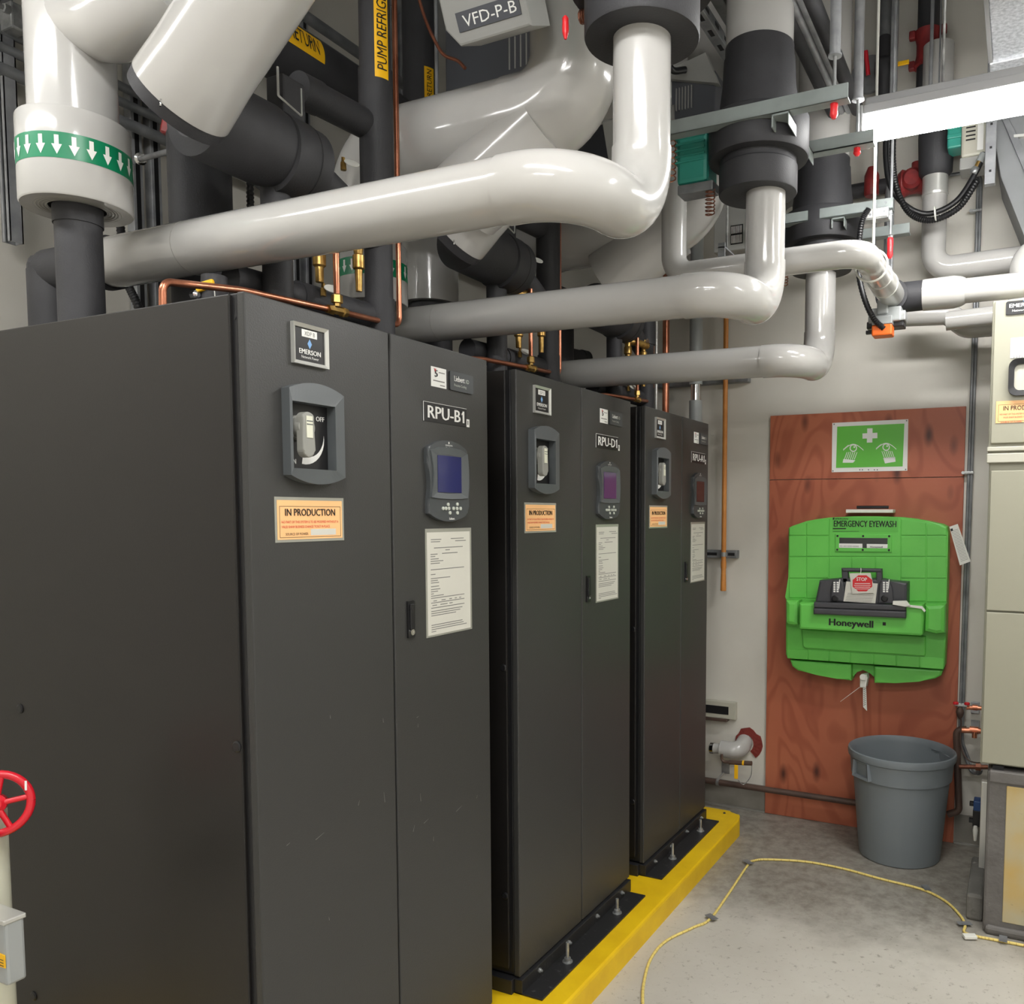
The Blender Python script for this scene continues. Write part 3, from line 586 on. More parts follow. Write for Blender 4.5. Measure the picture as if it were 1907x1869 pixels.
# ---------------------------------------------------------------- variable frequency drives
for i in range(2):
    d = Y*DYP[i]; q = at(905, 34, y=.72)
    t = thing('drive_unit', ('grey drive box lettered VFD-P-B at the top edge', 'grey drive box with label ending in -D beside the second valve stack')[i], 'drive', q+d-Z*.05, 'drive boxes')
    o = q+d; ux = X; uy = V((0, -.45, .89)).normalized(); N = ux.cross(uy)
    MB('vfdl').prism([(-.10, -.045), (.13, -.045), (.13, .16), (-.13, .16), (-.135, .0)], o-N*.11, ux, uy, .11, .006).build('cover', t)
    l_ = MB('vfd'); N = ux.cross(uy); l_.obox(o+N*.0015+uy*.008+ux*.01, ux, uy, N, .2, .045, .003)
    l_.m('white').text('VFD-P-'+('B', 'D')[i], o+N*.003+ux*-.07+uy*-.006, ux, uy, .027, .17, lift=.001); l_.build('lettered_label', t)
    p_, q_ = at(830, 235, y=1.42)+d, at(1019, 40, y=1.42)+d; fb = MB('vfd').box((p_.x, p_.y, p_.z), (q_.x, p_.y+.25, q_.z+.12), .008)
    fb.m('vfdl')
    for k in range(5): fb.box((q_.x-.16+.024*k, p_.y-.003, q_.z-.13), (q_.x-.155+.024*k, p_.y+.002, q_.z-.02))
    fb.build('vent_housing', t)
t = thing('drive_heatsink', 'dark finned drive housing with a pale top plate left of the second valve stack', 'drive', at(1290, 225, y=1.75))
p = at(1250, 225, y=1.75); q = at(1332, 130, y=1.75)
h = MB('vfd').box((p.x, 1.75, p.z), (q.x, 1.98, q.z), .004); h.m('vfdl')
for k in range(6): h.box((p.x+.02+.012*k, 1.744, p.z+.03), (p.x+.0235+.012*k, 1.751, p.z+.11))
h.build('finned_body', t)
r_ = at(1246, 105, y=1.72); s_ = at(1340, 90, y=1.72)
MB('vfdl').prism([(p.x-.01, q.z-.0), (q.x+.02, q.z-.06), (q.x-.03, q.z+.06), (p.x-.01, q.z+.03)], (0, 1.76, 0), X, Z, .03, .002).build('top_plate', t)
MB('black').tube(smooth_path([at(1238, 100, y=1.6), at(1252, 130, y=1.65), at(1276, 130, y=1.7)]), .012, 12).build('flexible_lead', t)
MB('tagw').cyl(at(1246, 150, y=1.5), at(1247, 182, y=1.5), .006, 12).build('white_fuse', t)

# ---------------------------------------------------------------- support frames with hanger rods
def rod(name_, label, u, vtop, vcol, vbot, y, tip, wcol, grp='hanger rods'):
    P = at(u, vcol, y=y)
    t = thing('hanger_rod', label, 'rod', V((P.x, P.y, at(u, tip, y=y).z)), grp)
    MB('galv').cyl((P.x, y, P.z), (P.x, y, CEIL), wcol, 20).lathe((P.x, y, P.z), Z, [(-.002, wcol*1.25), (.004, wcol*1.25), (.006, wcol)], 20).build('rod_sleeve', t)
    zb = at(u, vbot, y=y).z; zt = at(u, tip, y=y).z
    MB('steel').cyl((P.x, y, zb-.012), (P.x, y, P.z+.02), .0052, 12).lathe((P.x, y, zb-.006), Z, [(-.008, .011), (.0, .011), (.001, .016), (.003, .016)], 6).build('threaded_rod', t)
    n = zb-.012-zt
    MB('redwrap').lathe((P.x, y, zb-.01), -Z, [(0, .007), (.006, .0115), (n*.3, .0125), (n*.6, .011), (n*.85, .0125), (n, .006)], 12).build('red_taped_end', t)
def frame(i, y1, y2, z, x0, x1, xm, x2):
    t = thing('angle_bracket', 'grey green angle iron frame around the %s valve stack' % ('first', 'second', 'third')[i], 'bracket', ((x0+x1)/2, y1, z-.02), 'angle iron frames')
    for nm, yy, a, b in (('front_angle', y1, x0, x1), ('rear_angle', y2, xm-.02, x2)):
        MB('strut').box((a, yy, z-.022), (b, yy+.005, z+.022), .001).box((a, yy, z-.022), (b, yy+.045, z-.017), .001).build(nm, t)
    MB('strut').box((xm-.055, y1+.003, z-.064), (xm-.05, y2, z-.024), .001).box((xm-.055, y1+.003, z-.03), (xm, y2, z-.024), .001).box((xm-.003, y1+.003, z-.064), (xm, y2, z-.024), .001).build('cross_channel', t)
frame(1, 1.40, 1.745, 2.948, .30, .935, .755, .955); frame(2, 2.40, 2.74, 2.945, .36, .93, .735, .955); frame(0, .39, .73, 2.948, .30, .62, .56, .6)
rod('', 'galvanised hanger rod with red tip on the front bar of the second frame', 1555, 0, 104, 170, 1.425, 222, .0165)
rod('', 'galvanised hanger rod with red tip beside the lamp end', 1598, 0, 186, 252, 1.77, 291, .0165)
rod('', 'hanger rod with red tip at the far right of the third frame', 1659, 0, 400, 436, 2.42, 482, .006)
# ================================================================ back wall: plywood, sign, eyewash
py = YW-.018
t = thing('plywood_panel', 'red brown stained plywood panel fixed upright on the back wall', 'panel', (.685, YW, 0))
for nm, z0, z1 in (('lower_board', .0, 1.861), ('upper_board', 1.8635, 2.2096)):
    MB('ply').box((.191, py, z0+.001), (1.178, YW-.0005, z1), .0015).build(nm, t)
def S(x_, y_, y=py-.004): return at(1400+x_/4.334, 740+y_/4.334, y=y)
yv = py-.0035
sg = MB('white').prism([(S(650, 205).x, S(650, 205).z), (S(645, 603).x, S(645, 603).z), (S(1255, 590).x, S(1255, 590).z), (S(1263, 175).x, S(1263, 175).z)][::-1], (0, py, 0), X, Z, .0035)
K = lambda pts, d=.0006: sg.poly([V((S(*p).x, yv-d, S(*p).z)) for p in pts])
sg.m('signgreen'); K([(690, 235), (680, 568), (1218, 556), (1232, 210)])
sg.m('white'); K([(932, 250), (975, 248), (975, 286), (1014, 284), (1014, 328), (974, 330), (973, 363), (929, 364), (930, 331), (894, 332), (894, 290), (932, 288)], .0012)
for ex, ey in ((820, 408), (1085, 400)):
    top = [(ex-82+164*k/10, ey+14-48*math.sin(math.pi*k/10)) for k in range(11)]; K(top+[(p[0], p[1]+7) for p in top[::-1]], .0012)
    K([(ex-84, ey+10), (ex-80, ey+10), (ex-36, ey-25), (ex-42, ey-25)], .0013)
    K([(ex+30*math.cos(2*math.pi*k/20), ey+30*math.sin(2*math.pi*k/20)) for k in range(20)], .0014)
    sg.m('signgreen'); K([(ex+22*math.cos(2*math.pi*k/20), ey+22*math.sin(2*math.pi*k/20)) for k in range(20)], .0017); sg.m('white')
    K([(ex+8+7*math.cos(2*math.pi*k/10), ey-8+7*math.sin(2*math.pi*k/10)) for k in range(10)], .002)
    s = -1 if ex < 900 else 1
    for k in range(6):
        x0 = ex-45+s*8+16*k; K([(x0, ey+28+abs(k-2.5)*2), (x0+5, ey+28+abs(k-2.5)*2), (x0+5+s*22, ey+92), (x0+s*22, ey+92)], .0012)
    K([(ex-52+s*28, ey+88), (ex+44+s*28, ey+(80 if s > 0 else 98)), (ex+(40 if s > 0 else 34)+s*36, ey+118), (ex-(46 if s > 0 else 50)+s*36, ey+(132 if s > 0 else 118))], .0012)
sg.m('ink')
for x_ in (872, 893, 942, 990, 1013): K([(x_+4.5*math.cos(2*math.pi*k/10), 583+4.5*math.sin(2*math.pi*k/10)) for k in range(10)], .0012)
sg.m('greyink')
for p in ((665, 216), (1250, 187), (655, 592), (1242, 580)): K([(p[0]+6*math.cos(2*math.pi*k/10), p[1]+6*math.sin(2*math.pi*k/10)) for k in range(10)], .0012)
tag(sg.build('safety_sign'), 'green eyewash safety sign with cross and two eyes, on the plywood', 'sign')

def E_(x_, y_, y=3.12): return at(1420+x_/4.45, 960+y_/4.45, y=y)
def ep(pts, y=3.12): return [(E_(*p, y=y).x, E_(*p, y=y).z) for p in pts]
t = thing('eyewash_station', 'green wall mounted emergency eyewash station on the plywood', 'eyewash station', (.72, py, .82))
def fr(mb, pts, y0, y1, bev=0, yp=None):      # outline seen at depth y1, extruded from y0 (back) to y1 (front)
    p = ep(pts, yp or y1); a = sum(p[i-1][0]*p[i][1]-p[i][0]*p[i-1][1] for i in range(len(p)))
    return mb.prism(p if a > 0 else p[::-1], (0, y0, 0), X, Z, y0-y1, bev)
body = [(212, 105), (240, 85), (360, 46), (455, 28), (555, 15), (760, 5), (950, 5), (1145, 12), (1260, 24), (1360, 42), (1490, 70), (1530, 92), (1538, 150), (1526, 720), (1520, 980), (1508, 1255), (1490, 1275), (205, 1185), (190, 1150), (190, 700), (206, 680), (214, 510)]
fr(MB('ewgreen'), body, py, 3.13, .012).build('tank', t)
low = MB('ewgreen'); fr(low, [(225, 1195), (735, 1232), (735, 1368), (620, 1352), (440, 1318), (290, 1283), (245, 1250)], py, 3.15, .01); fr(low, [(925, 1248), (1498, 1278), (1480, 1325), (1430, 1352), (1300, 1375), (1100, 1387), (925, 1388)], py, 3.15, .01)
fr(low, [(730, 1225), (930, 1240), (930, 1345), (895, 1300), (835, 1272), (780, 1290), (750, 1340), (730, 1345)], py, 3.2, .004); low.build('lower_lip', t)
ti = MB('ewgreen')
top = lambda x: max(5, 5+((x-860)/640)**2*84)+7
cols = [(222, 357), (366, 546), (1149, 1352), (1361, 1524)]
for a, b2 in cols:
    fr(ti, [(a, top(a)), ((a+b2)/2, top((a+b2)/2)), (b2, top(b2)), (b2, 161), (a, 161)], 3.131, 3.1255, .002)
    for y0, y1 in ((171, 336), (346, 516)): fr(ti, [(a, y0), (b2, y0), (b2, y1), (a, y1)], 3.131, 3.1255, .002)
    fr(ti, [(a, 526), (b2, 526), (b2, 678+.03*(a-200)), (a, 678+.03*(a-200))], 3.131, 3.1255, .002)
fr(ti, [(552, 22), (760, 12), (950, 12), (1143, 20), (1143, 336), (552, 336)], 3.131, 3.126, .002)
for a, b2 in ((552, 732), (740, 931), (939, 1143)): fr(ti, [(a, 346), (b2, 346), (b2, 560), (a, 560)], 3.131, 3.1255, .002)
ti.build('front_tiles', t); ti = MB('ewgreen')
for a, b2 in ((204, 372), (380, 548), (556, 722), (730, 918), (926, 1105), (1113, 1300), (1308, 1500)): fr(ti, [(a, 1102+.06*(a-200)), (b2, 1102+.06*(b2-200)), (b2, 1180+.072*(b2-200)), (a, 1180+.072*(a-200))], 3.131, 3.126, .002)
ti.build('lower_tiles', t)
tr = MB('ewgreen')
fr(tr, [(302, 722), (1330, 738), (1338, 790), (1328, 985), (1310, 998), (302, 940)], 3.131, 3.0, .012)
fr(tr, [(192, 700), (296, 705), (294, 905), (262, 912), (205, 903), (190, 880)], 3.131, 3.04, .02); fr(tr, [(1345, 742), (1516, 735), (1512, 975), (1440, 985), (1338, 960)], 3.131, 3.04, .02)
fr(tr, [(322, 940), (1352, 1000), (1350, 1150), (1338, 1165), (350, 1098), (334, 1080)], 3.131, 3.112, .006)
tr_o = tr.build('tray', t)
tx = MB('ink'); p0 = E_(553, 910, 2.999); p1 = E_(916, 910, 2.999); p2 = E_(553, 852, 2.999)
tx.text('Honeywell', (p0.x, 2.9985, p0.z+.002), X, Z, (p2.z-p0.z)*.97, p1.x-p0.x, bold=.05)
q = E_(935, 885, 2.999); tx.m('ewdark').box((q.x, 2.9975, q.z), (q.x+.03, 2.9995, q.z+.004)).box((q.x, 2.9975, q.z+.008), (q.x+.026, 2.9995, q.z+.012)); tx.m('ink').box((q.x+.035, 2.9975, q.z-.012), (q.x+.05, 2.9995, q.z+.004))
tx.build('front_lettering', tr_o)
# black activation hood
hd = MB('hood'); fr(hd, [(470, 537), (590, 527), (660, 520), (985, 528), (1060, 543), (1200, 556), (1196, 748), (432, 724)], 3.135, 3.02, .012)
fr(hd, [(424, 716), (1190, 744), (1188, 790), (424, 762)], 3.05, 2.975, .006); fr(hd, [(420, 766), (1188, 794), (1186, 852), (420, 816)], 3.05, 2.968, .008)
fr(hd, [(565, 600), (585, 535), (648, 520), (672, 560), (690, 715), (560, 712)], 3.03, 3.005, .008); fr(hd, [(965, 560), (985, 530), (1050, 535), (1075, 600), (1090, 735), (955, 728)], 3.03, 3.005, .008)
ho = hd.build('activation_hood', t)
fh = MB('hood'); fr(fh, [(652, 434), (985, 440), (990, 470), (660, 466)], 3.05, 3.015, .008); fr(fh, [(652, 436), (706, 450), (712, 560), (660, 560)], 3.05, 3.02, .006); fr(fh, [(942, 450), (988, 440), (992, 560), (940, 560)], 3.05, 3.02, .006); fh.build('carry_handle', ho)
sp = MB('black')
for cx in (602, 1012):
    p = E_(cx, 685, 3.004); sp.lathe(p, -Y, [(0, .0165), (.004, .0165), (.006, .012)], 20)
sp.m('white')
for x0 in (588, 998):
    for k in range(5):
        for j in range(2):
            a = E_(x0+26*j, 548+18*k, 3.003); sp.box((a.x, 3.0025, a.z-.008), (a.x+.010, 3.0045, a.z))
    fr(sp, [(x0+48, 528), (x0+55, 528), (x0+47, 605), (x0+40, 605)], 3.006, 3.003)
sp.build('icon_strip', ho)
wn = MB('ewgreen'); fr(wn, [(602, 150), (1072, 156), (1070, 303), (602, 298)], 3.128, 3.119, .003)
wn.m('glass'); fr(wn, [(637, 182), (1037, 186), (1035, 270), (636, 266)], 3.124, 3.1185); wn.m('white'); fr(wn, [(634, 230), (828, 232), (828, 268), (634, 265)], 3.12, 3.118); fr(wn, [(864, 234), (1037, 236), (1035, 270), (864, 268)], 3.12, 3.118)
wn.m('ink')
for p in ((622, 168), (834, 169), (1050, 170), (620, 281), (831, 283), (1048, 285)): wn.lathe(E_(*p, y=3.119), -Y, [(0, .0055), (.002, .0055)], 12)
a = E_(640, 258, 3.118); wn.m('greyink').text('02-001050-0000', (a.x, 3.1175, a.z), X, Z, .008, .095); a = E_(893, 264, 3.118); wn.m('ink').text('Honeywell', (a.x, 3.1175, a.z), X, Z, .008, .06, bold=.03); wn.build('inspection_window', t)
lb = MB('ewdark'); fr(lb, [(578, 14), (1126, 14), (1126, 138), (578, 138)], 3.127, 3.1252); lb.m('ink')
a, b2 = E_(592, 90, 3.125), E_(1108, 90, 3.125); lb.text('EMERGENCY EYEWASH', (a.x, 3.1245, a.z), X, Z, .031, b2.x-a.x, bold=.06)
a = E_(600, 32, 3.125); lb.text('SPERIAN', (a.x, 3.1245, a.z), X, Z, .0085, .066, bold=.02); fr(lb, [(583, 16), (597, 16), (593, 33), (583, 33)], 3.126, 3.124)
fr(lb, [(583, 103), (694, 103), (690, 112), (583, 112)], 3.126, 3.1245); fr(lb, [(583, 129), (800, 128), (800, 131), (583, 132)], 3.126, 3.1245); lb.build('front_label', t)
st = MB('tagw'); fr(st, [(1080, 708), (1190, 706), (1222, 745), (1188, 756), (1078, 738)], 2.985, 2.962, .002); fr(st, [(1190, 738), (1325, 752), (1352, 790), (1340, 800), (1318, 768), (1190, 756)], 3.0, 2.985, .002); st.build('pull_strap', t)
dv = MB('tagw'); fr(dv, [(806, 1325), (862, 1315), (870, 1350), (855, 1425), (806, 1425)], 3.2, 3.14, .004); dv.lathe(E_(835, 1335, 3.14), -Y, [(0, .016), (.012, .016)], 16); dv.build('drain_valve', t)
MB('tagw').tube([E_(806, 1420, 3.15), E_(645, 1540, 3.12)], .0012, 6).build('cable_tie', t)
pt = thing('instruction_sheet', 'folded white instruction sheet tucked on the black eyewash hood', 'paper', E_(810, 720, 3.0))
m_ = MB('paper'); fr(m_, [(695, 545), (955, 562), (935, 726), (670, 710)], 3.002, 2.999); m_.m('greyink')
for k in range(6): fr(m_, [(705-4*k, 640+13*k), (925-4*k, 648+13*k), (925-4*k, 651+13*k), (705-4*k, 643+13*k)], 3.0, 2.9985)
m_.build('sheet', pt)
tg = thing('stop_tag', 'white tag with red STOP octagon tied to the eyewash handle', 'tag', E_(820, 640, 2.99))
m_ = MB('paper'); fr(m_, [(720, 478), (895, 474), (915, 560), (920, 640), (745, 645)], 2.994, 2.992); m_.m('redp')
fr(m_, [(828+88*math.cos(math.radians(22.5+45*k)), 560+72*math.sin(math.radians(22.5+45*k))) for k in range(8)], 2.993, 2.9912)
m_.m('white'); a = E_(822, 540, 2.991); m_.text('STOP', (a.x, 2.9905, a.z), X, Z, .017, .05, 'CENTER', bold=.03)
for k in range(4): fr(m_, [(758+6*abs(k-1), 560+15*k), (898-6*abs(k-1), 560+15*k), (898-6*abs(k-1), 564+15*k), (758+6*abs(k-1), 564+15*k)], 2.992, 2.9905)
m_.build('card', tg); MB('tagw').tube([E_(815, 432, 3.01), E_(816, 455, 2.995), E_(812, 482, 2.991)], .0016, 6).build('tie', tg)
m_ = MB('tagw'); fr(m_, [(1548, 92), (1618, 68), (1725, 378), (1636, 412)], 3.10, 3.099); m_.m('greyink')
for k in range(22): fr(m_, [(1562+3.9*k, 128+11.8*k), (1622+3.9*k, 108+11.8*k), (1622.6+3.9*k, 111+11.8*k), (1562.6+3.9*k, 131+11.8*k)], 3.1, 3.0985)
m_.m('ink'); fr(m_, [(1556, 110), (1575, 104), (1580, 124), (1562, 130)], 3.1, 3.0985)
tag(m_.build('inspection_tag'), 'grey inspection tag hanging off the right shoulder of the eyewash tank', 'tag')
m_ = MB('tagw'); fr(m_, [(832, 1420), (858, 1405), (866, 1618), (834, 1585)], 3.15, 3.149); m_.m('greyink')
for k in range(9): fr(m_, [(838, 1440+16*k), (856, 1430+16*k), (856, 1436+16*k), (838, 1446+16*k)], 3.15, 3.1485)
tag(m_.build('hanging_tag'), 'narrow striped tag hanging under the eyewash drain', 'tag')
t = thing('plastic_pouch', 'clear plastic pouch with a black marker lying on top of the eyewash tank', 'pouch', S(960, 935, 3.17))
a, b2 = S(765, 930, 3.17), S(1145, 903, 3.17); MB('tagw').box((a.x, 3.15, a.z), (b2.x, 3.24, b2.z), .002).build('folded_sheet', t)
a, b2 = S(848, 895, 3.2), S(1105, 885, 3.2); MB('black').tube([(a.x, 3.2, b2.z), (b2.x, 3.2, b2.z)], .008, 12).build('marker', t)

# ---------------------------------------------------------------- grey bin
cx, cy = .945, 3.002
t = thing('trash_can', 'round grey plastic trash can on the floor in front of the plywood', 'trash can', (cx, cy, 0))
MB('can').lathe((cx, cy, 0), Z, [(0, .18), (.004, .19), (.02, .193), (.40, .226), (.402, .236), (.49, .243), (.495, .252), (.512, .255), (.527, .252), (.53, .246), (.524, .24), (.5, .235), (.05, .185), (.045, .02)], 64).build('bin_body', t)
for a in (229, 49):
    d = V((math.cos(math.radians(a)), math.sin(math.radians(a)), 0)); tn = V((-d.y, d.x, 0)); p = V((cx, cy, .452))+d*.238
    h = MB('can')
    h.ring([(-.058, -.042), (.058, -.042), (.05, .04), (-.05, .04)], [(-.046, -.03), (.046, -.03), (.04, .034), (-.04, .034)], p-d*.01, tn, Z, .024, .02)
    h.build('handle', t)
p = V((cx, cy, .47))+V((.19, .13, 0)); MB('can').obox(p, V((.57, -.82, 0)), V((.82, .57, 0)), Z, .1, .006, .04, .002).build('inner_grip', t)

# ---------------------------------------------------------------- beige panel on its pier
PX, PY = 1.317, 2.34
t = thing('power_panel', 'beige electrical disconnect panel at the right edge of the photo', 'electrical panel', (1.8, 2.6, .68))
za, zb_, zc = at(1836, 862, y=PY).z, at(1836, 826, y=PY).z, 2.5
MB('beige').box((PX+.005, PY+.02, .682), (2.35, 2.72, za+.02), .004).build('lower_body', t)
up = MB('beige').box((PX, PY+.015, za), (2.35, 2.72, zc), .004); up.m('beige2').box((PX-.004, PY-.004, za), (2.35, PY+.03, za+.036), .003).box((PX-.004, PY-.002, za+.045), (2.35, PY+.03, za+.062), .003); up.build('upper_body', t)
MB('beige').box((PX+.008, PY+.0, zb_), (2.35, PY+.02, zc-.004), .003).build('upper_door', t)
zs = at(1836, 1138, y=PY).z; MB('beige').box((PX+.012, PY+.004, zs+.004), (2.34, PY+.022, za-.03), .003).build('middle_cover', t)
MB('beige').box((PX+.012, PY+.004, .69), (2.34, PY+.022, zs-.003), .003).build('lower_cover', t)
f_ = lambda u, v: at(u, v, y=PY-.001)
a, b2 = f_(1873, 587), f_(1905, 559); m_ = MB('black').prism(rrect(a.x, a.z, a.x+.13, b2.z, .006), (0, PY, 0), X, Z, .005, .001); m_.m('white')
m_.text('EMERSON', (a.x+.012, PY-.005, a.z+.026), X, Z, .014, .1, bold=.03).text('Network Power', (a.x+.022, PY-.005, a.z+.01), X, Z, .008, .085); m_.m('bluem').poly([(a.x+.058, PY-.006, a.z+.043), (a.x+.066, PY-.006, a.z+.055), (a.x+.074, PY-.006, a.z+.067), (a.x+.064, PY-.006, a.z+.057)]); m_.build('emblem_plate', t)
a, b2 = f_(1881, 667), f_(1900, 628); m_ = MB('white').box((a.x, PY-.002, a.z), (a.x+.2, PY, b2.z)); m_.m('greyink')
m_.text('AC', (a.x+.05, PY-.002, b2.z-.022), X, Z, .013, .02).text('60', (a.x+.05, PY-.002, b2.z-.042), X, Z, .013, .02).text('FED FROM', (a.x+.012, PY-.002, b2.z-.08), X, Z, .013, .09); m_.build('circuit_label', t)
a, b2 = f_(1877, 738), f_(1905, 668); hb = MB('black').ring(rrect(a.x, a.z, a.x+.2, b2.z, .03), rrect(a.x+.02, a.z+.02, a.x+.18, b2.z-.02, .02), (0, PY, 0), X, Z, .02, .014).build('handle_bezel', t)
MB('beige2').box((a.x+.02, PY-.004, a.z+.02), (a.x+.18, PY, b2.z-.02)).build('handle_plate', hb)
a, b2 = f_(1854, 788), f_(1900, 745); m_ = MB('orange').box((a.x, PY-.002, a.z), (a.x+.21, PY, b2.z)); m_.m('ink')
m_.ring([(a.x+.008, a.z+.006), (a.x+.202, a.z+.006), (a.x+.202, b2.z-.014), (a.x+.008, b2.z-.014)], [(a.x+.009, a.z+.007), (a.x+.201, a.z+.007), (a.x+.201, b2.z-.015), (a.x+.009, b2.z-.015)], (0, PY-.002, 0), X, Z, .0003, .0003)
m_.text('IN PRODUCTION', (a.x+.026, PY-.002, b2.z-.036), X, Z, .0165, .156, bold=.012); m_.m('redp').text('NO PART OF THIS SYSTEM IS TO BE MODIFIED WITHOUT A', (a.x+.014, PY-.002, b2.z-.054), X, Z, .006, .18).text('VALID SHAW BUSINESS CHANGE TICKET IN PLACE.', (a.x+.026, PY-.002, b2.z-.066), X, Z, .006, .15).text('SOURCE OF POWER:', (a.x+.018, PY-.002, b2.z-.084), X, Z, .006, .075)
tag(m_.build('notice_card'), 'orange IN PRODUCTION notice card cut by the right edge, on the beige panel', 'notice', 'orange notices')
t = thing('support_pier', 'grey sealed masonry pier carrying the beige panel', 'pier', (1.85, 2.6, 0))
MB('sealgrey').box((1.352, PY+.0, 0), (2.35, 2.72, .66), .01).box((1.36, PY-.012, .62), (2.35, 2.71, .665), .004).build('pier_body', t)
a, b2 = f_(1866, 1716), f_(1866, 1462); MB('patch').box((a.x, PY-.004, a.z), (2.3, PY+.02, b2.z), .003).build('plaster_face', t)
m_ = MB('sealgrey').box((1.36, PY-.02, 0), (2.35, PY+.02, .035), .012); m_.build('base_fillet', t)
MB('foam2').box((1.37, PY+.01, .658), (1.41, 2.7, .682)).box((1.8, PY+.01, .658), (2.3, 2.7, .682)).build('shim_block', t)
tag(MB('concrete').box((1.285, 2.42, 0), (1.350, 2.85, .11), .012).build('concrete_block'), 'rough broken concrete strip at the left foot of the grey pier', 'concrete')
tag(MB('alu').box((1.318, 2.72, .05), (1.346, 2.76, .50), .003).build('metal_strip'), 'pale metal strip standing behind the left edge of the grey pier', 'metal strip')
t = thing('leak_sensor', 'blue leak sensor box with black clips behind the grey pier', 'sensor', (1.34, 2.95, .3))
a = at(1813, 1502, y=2.95); MB('blue').box((a.x, 2.93, a.z-.012), (a.x+.1, 3.0, a.z+.035), .004).build('case', t); MB('galvd').box((a.x+.03, 2.99, a.z-.1), (a.x+.06, YW, a.z+.02), .002).build('wall_bracket', t)
MB('black').box((a.x-.002, 2.935, a.z-.09), (a.x+.03, 3.0, a.z-.012), .003).box((a.x-.018, 2.94, a.z+.005), (a.x, 2.97, a.z+.022), .002).box((a.x-.018, 2.94, a.z-.075), (a.x, 2.97, a.z-.058), .002).build('clip', t)
MB('tagw').lathe((a.x+.012, 2.92, a.z-.1), Z, [(-.05, .006), (-.02, .01), (0, .012), (.02, .008)], 10).build('plug', t)
# ---------------------------------------------------------------- wall services beside the panel
t = thing('wall_conduit', 'thin galvanised conduit running down the back wall right of the plywood', 'conduit', at(1797, 1390, y=3.23))
P = [at(1765, 345, y=3.24), at(1800, 340, y=3.24), at(1816, 372, y=3.24), at(1818, 560, y=3.24)]; x_ = at(1812, 600, y=3.24).x
xs = at(1800, 1000, y=3.24).x
for k in (0, 1):
    o = V((.013*k-.006, 0, 0)); z2 = at(1798, 1380, y=3.24).z
    MB('galvd').tube(fillet([V((xs-.12, 3.245, 3.33))+o, V((xs+.01, 3.245, 3.33))+o, V((xs+.01, 3.245, 2.6))+o, V((xs, 3.245, z2))+o, V((xs+.09, 3.2, z2-.22))+o, V((xs+.095, 3.18, .42))+o], [.06, .5, .12, .1]), .0075, 12).build('tube', t)
for v in (395, 880, 1312):
    a = at(1800, v, y=3.24); MB('steel').box((xs-.03, 3.228, a.z-.006), (xs+.024, 3.26, a.z+.006), .002).lathe((xs-.024, 3.235, a.z), -Y, [(0, .008), (.012, .008)], 8).build('clamp', t)
t = thing('copper_valve_line', 'copper valve lines with red handles left of the beige panel', 'valve', at(1800, 1420, y=3.13))
a = at(1800, 1317, y=3.13); b2 = at(1845, 1317, y=3.13)
MB('copper').tube([a, b2+X*.1], .0105, 14).lathe(at(1816, 1317, y=3.13), X, [(-.012, .014), (.012, .014)], 14).build('upper_tube', t)
for u, v in ((1780, 1309), (1801, 1310)): MB('redm').lathe(at(u, v, y=3.10), Z, [(-.007, .009), (-.004, .013), (.004, .013), (.007, .009)], 12).build('red_handle', t)
MB('steel').box(at(1783, 1313, y=3.1)-V((0, .003, .002)), at(1801, 1313, y=3.1)+V((0, .003, .002))).build('handle_bar', t)
a = at(1788, 1322, y=3.13); MB('brownp').lathe(a, Z, [(-.045, .004), (-.03, .014), (-.01, .02), (.005, .016), (.015, .008)], 16).build('hose_bulb', t)
MB('brownp').tube(smooth_path([a-Z*.04, at(1790, 1345, y=3.13), at(1789, 1385, y=3.12), at(1800, 1412, y=3.1), at(1820, 1420, y=3.08), at(1838, 1416, y=3.06)]), .0035, 8).build('thin_hose', t)
MB('copper').tube([at(1790, 1359, y=3.15), at(1845, 1359, y=3.15)+X*.1], .014, 14).lathe(at(1814, 1359, y=3.15), X, [(-.02, .018), (.02, .018)], 14).lathe(at(1815, 1362, y=3.13), -Z, [(0, .012), (.03, .012)], 12).build('lower_tube', t)
MB('brownp').tube(fillet([at(1800, 1358, y=3.16), at(1781, 1358, y=3.16), at(1786, 1510, y=3.16), at(1765, 1516, y=3.16)], .03), .017, 16).build('drop_pipe', t)
MB('copperd').tube([at(1786, 1427, y=3.14), at(1840, 1428, y=3.14)], .011, 14).lathe(at(1822, 1428, y=3.14), X, [(-.012, .019), (.012, .019)], 6).build('union', t)
for v in (1318, 1352): a = at(1816, v, y=3.262); MB('galv').box((a.x-.02, 3.262, a.z-.028), (a.x+.02, 3.274, a.z+.03), .002).build('wall_plate', t)
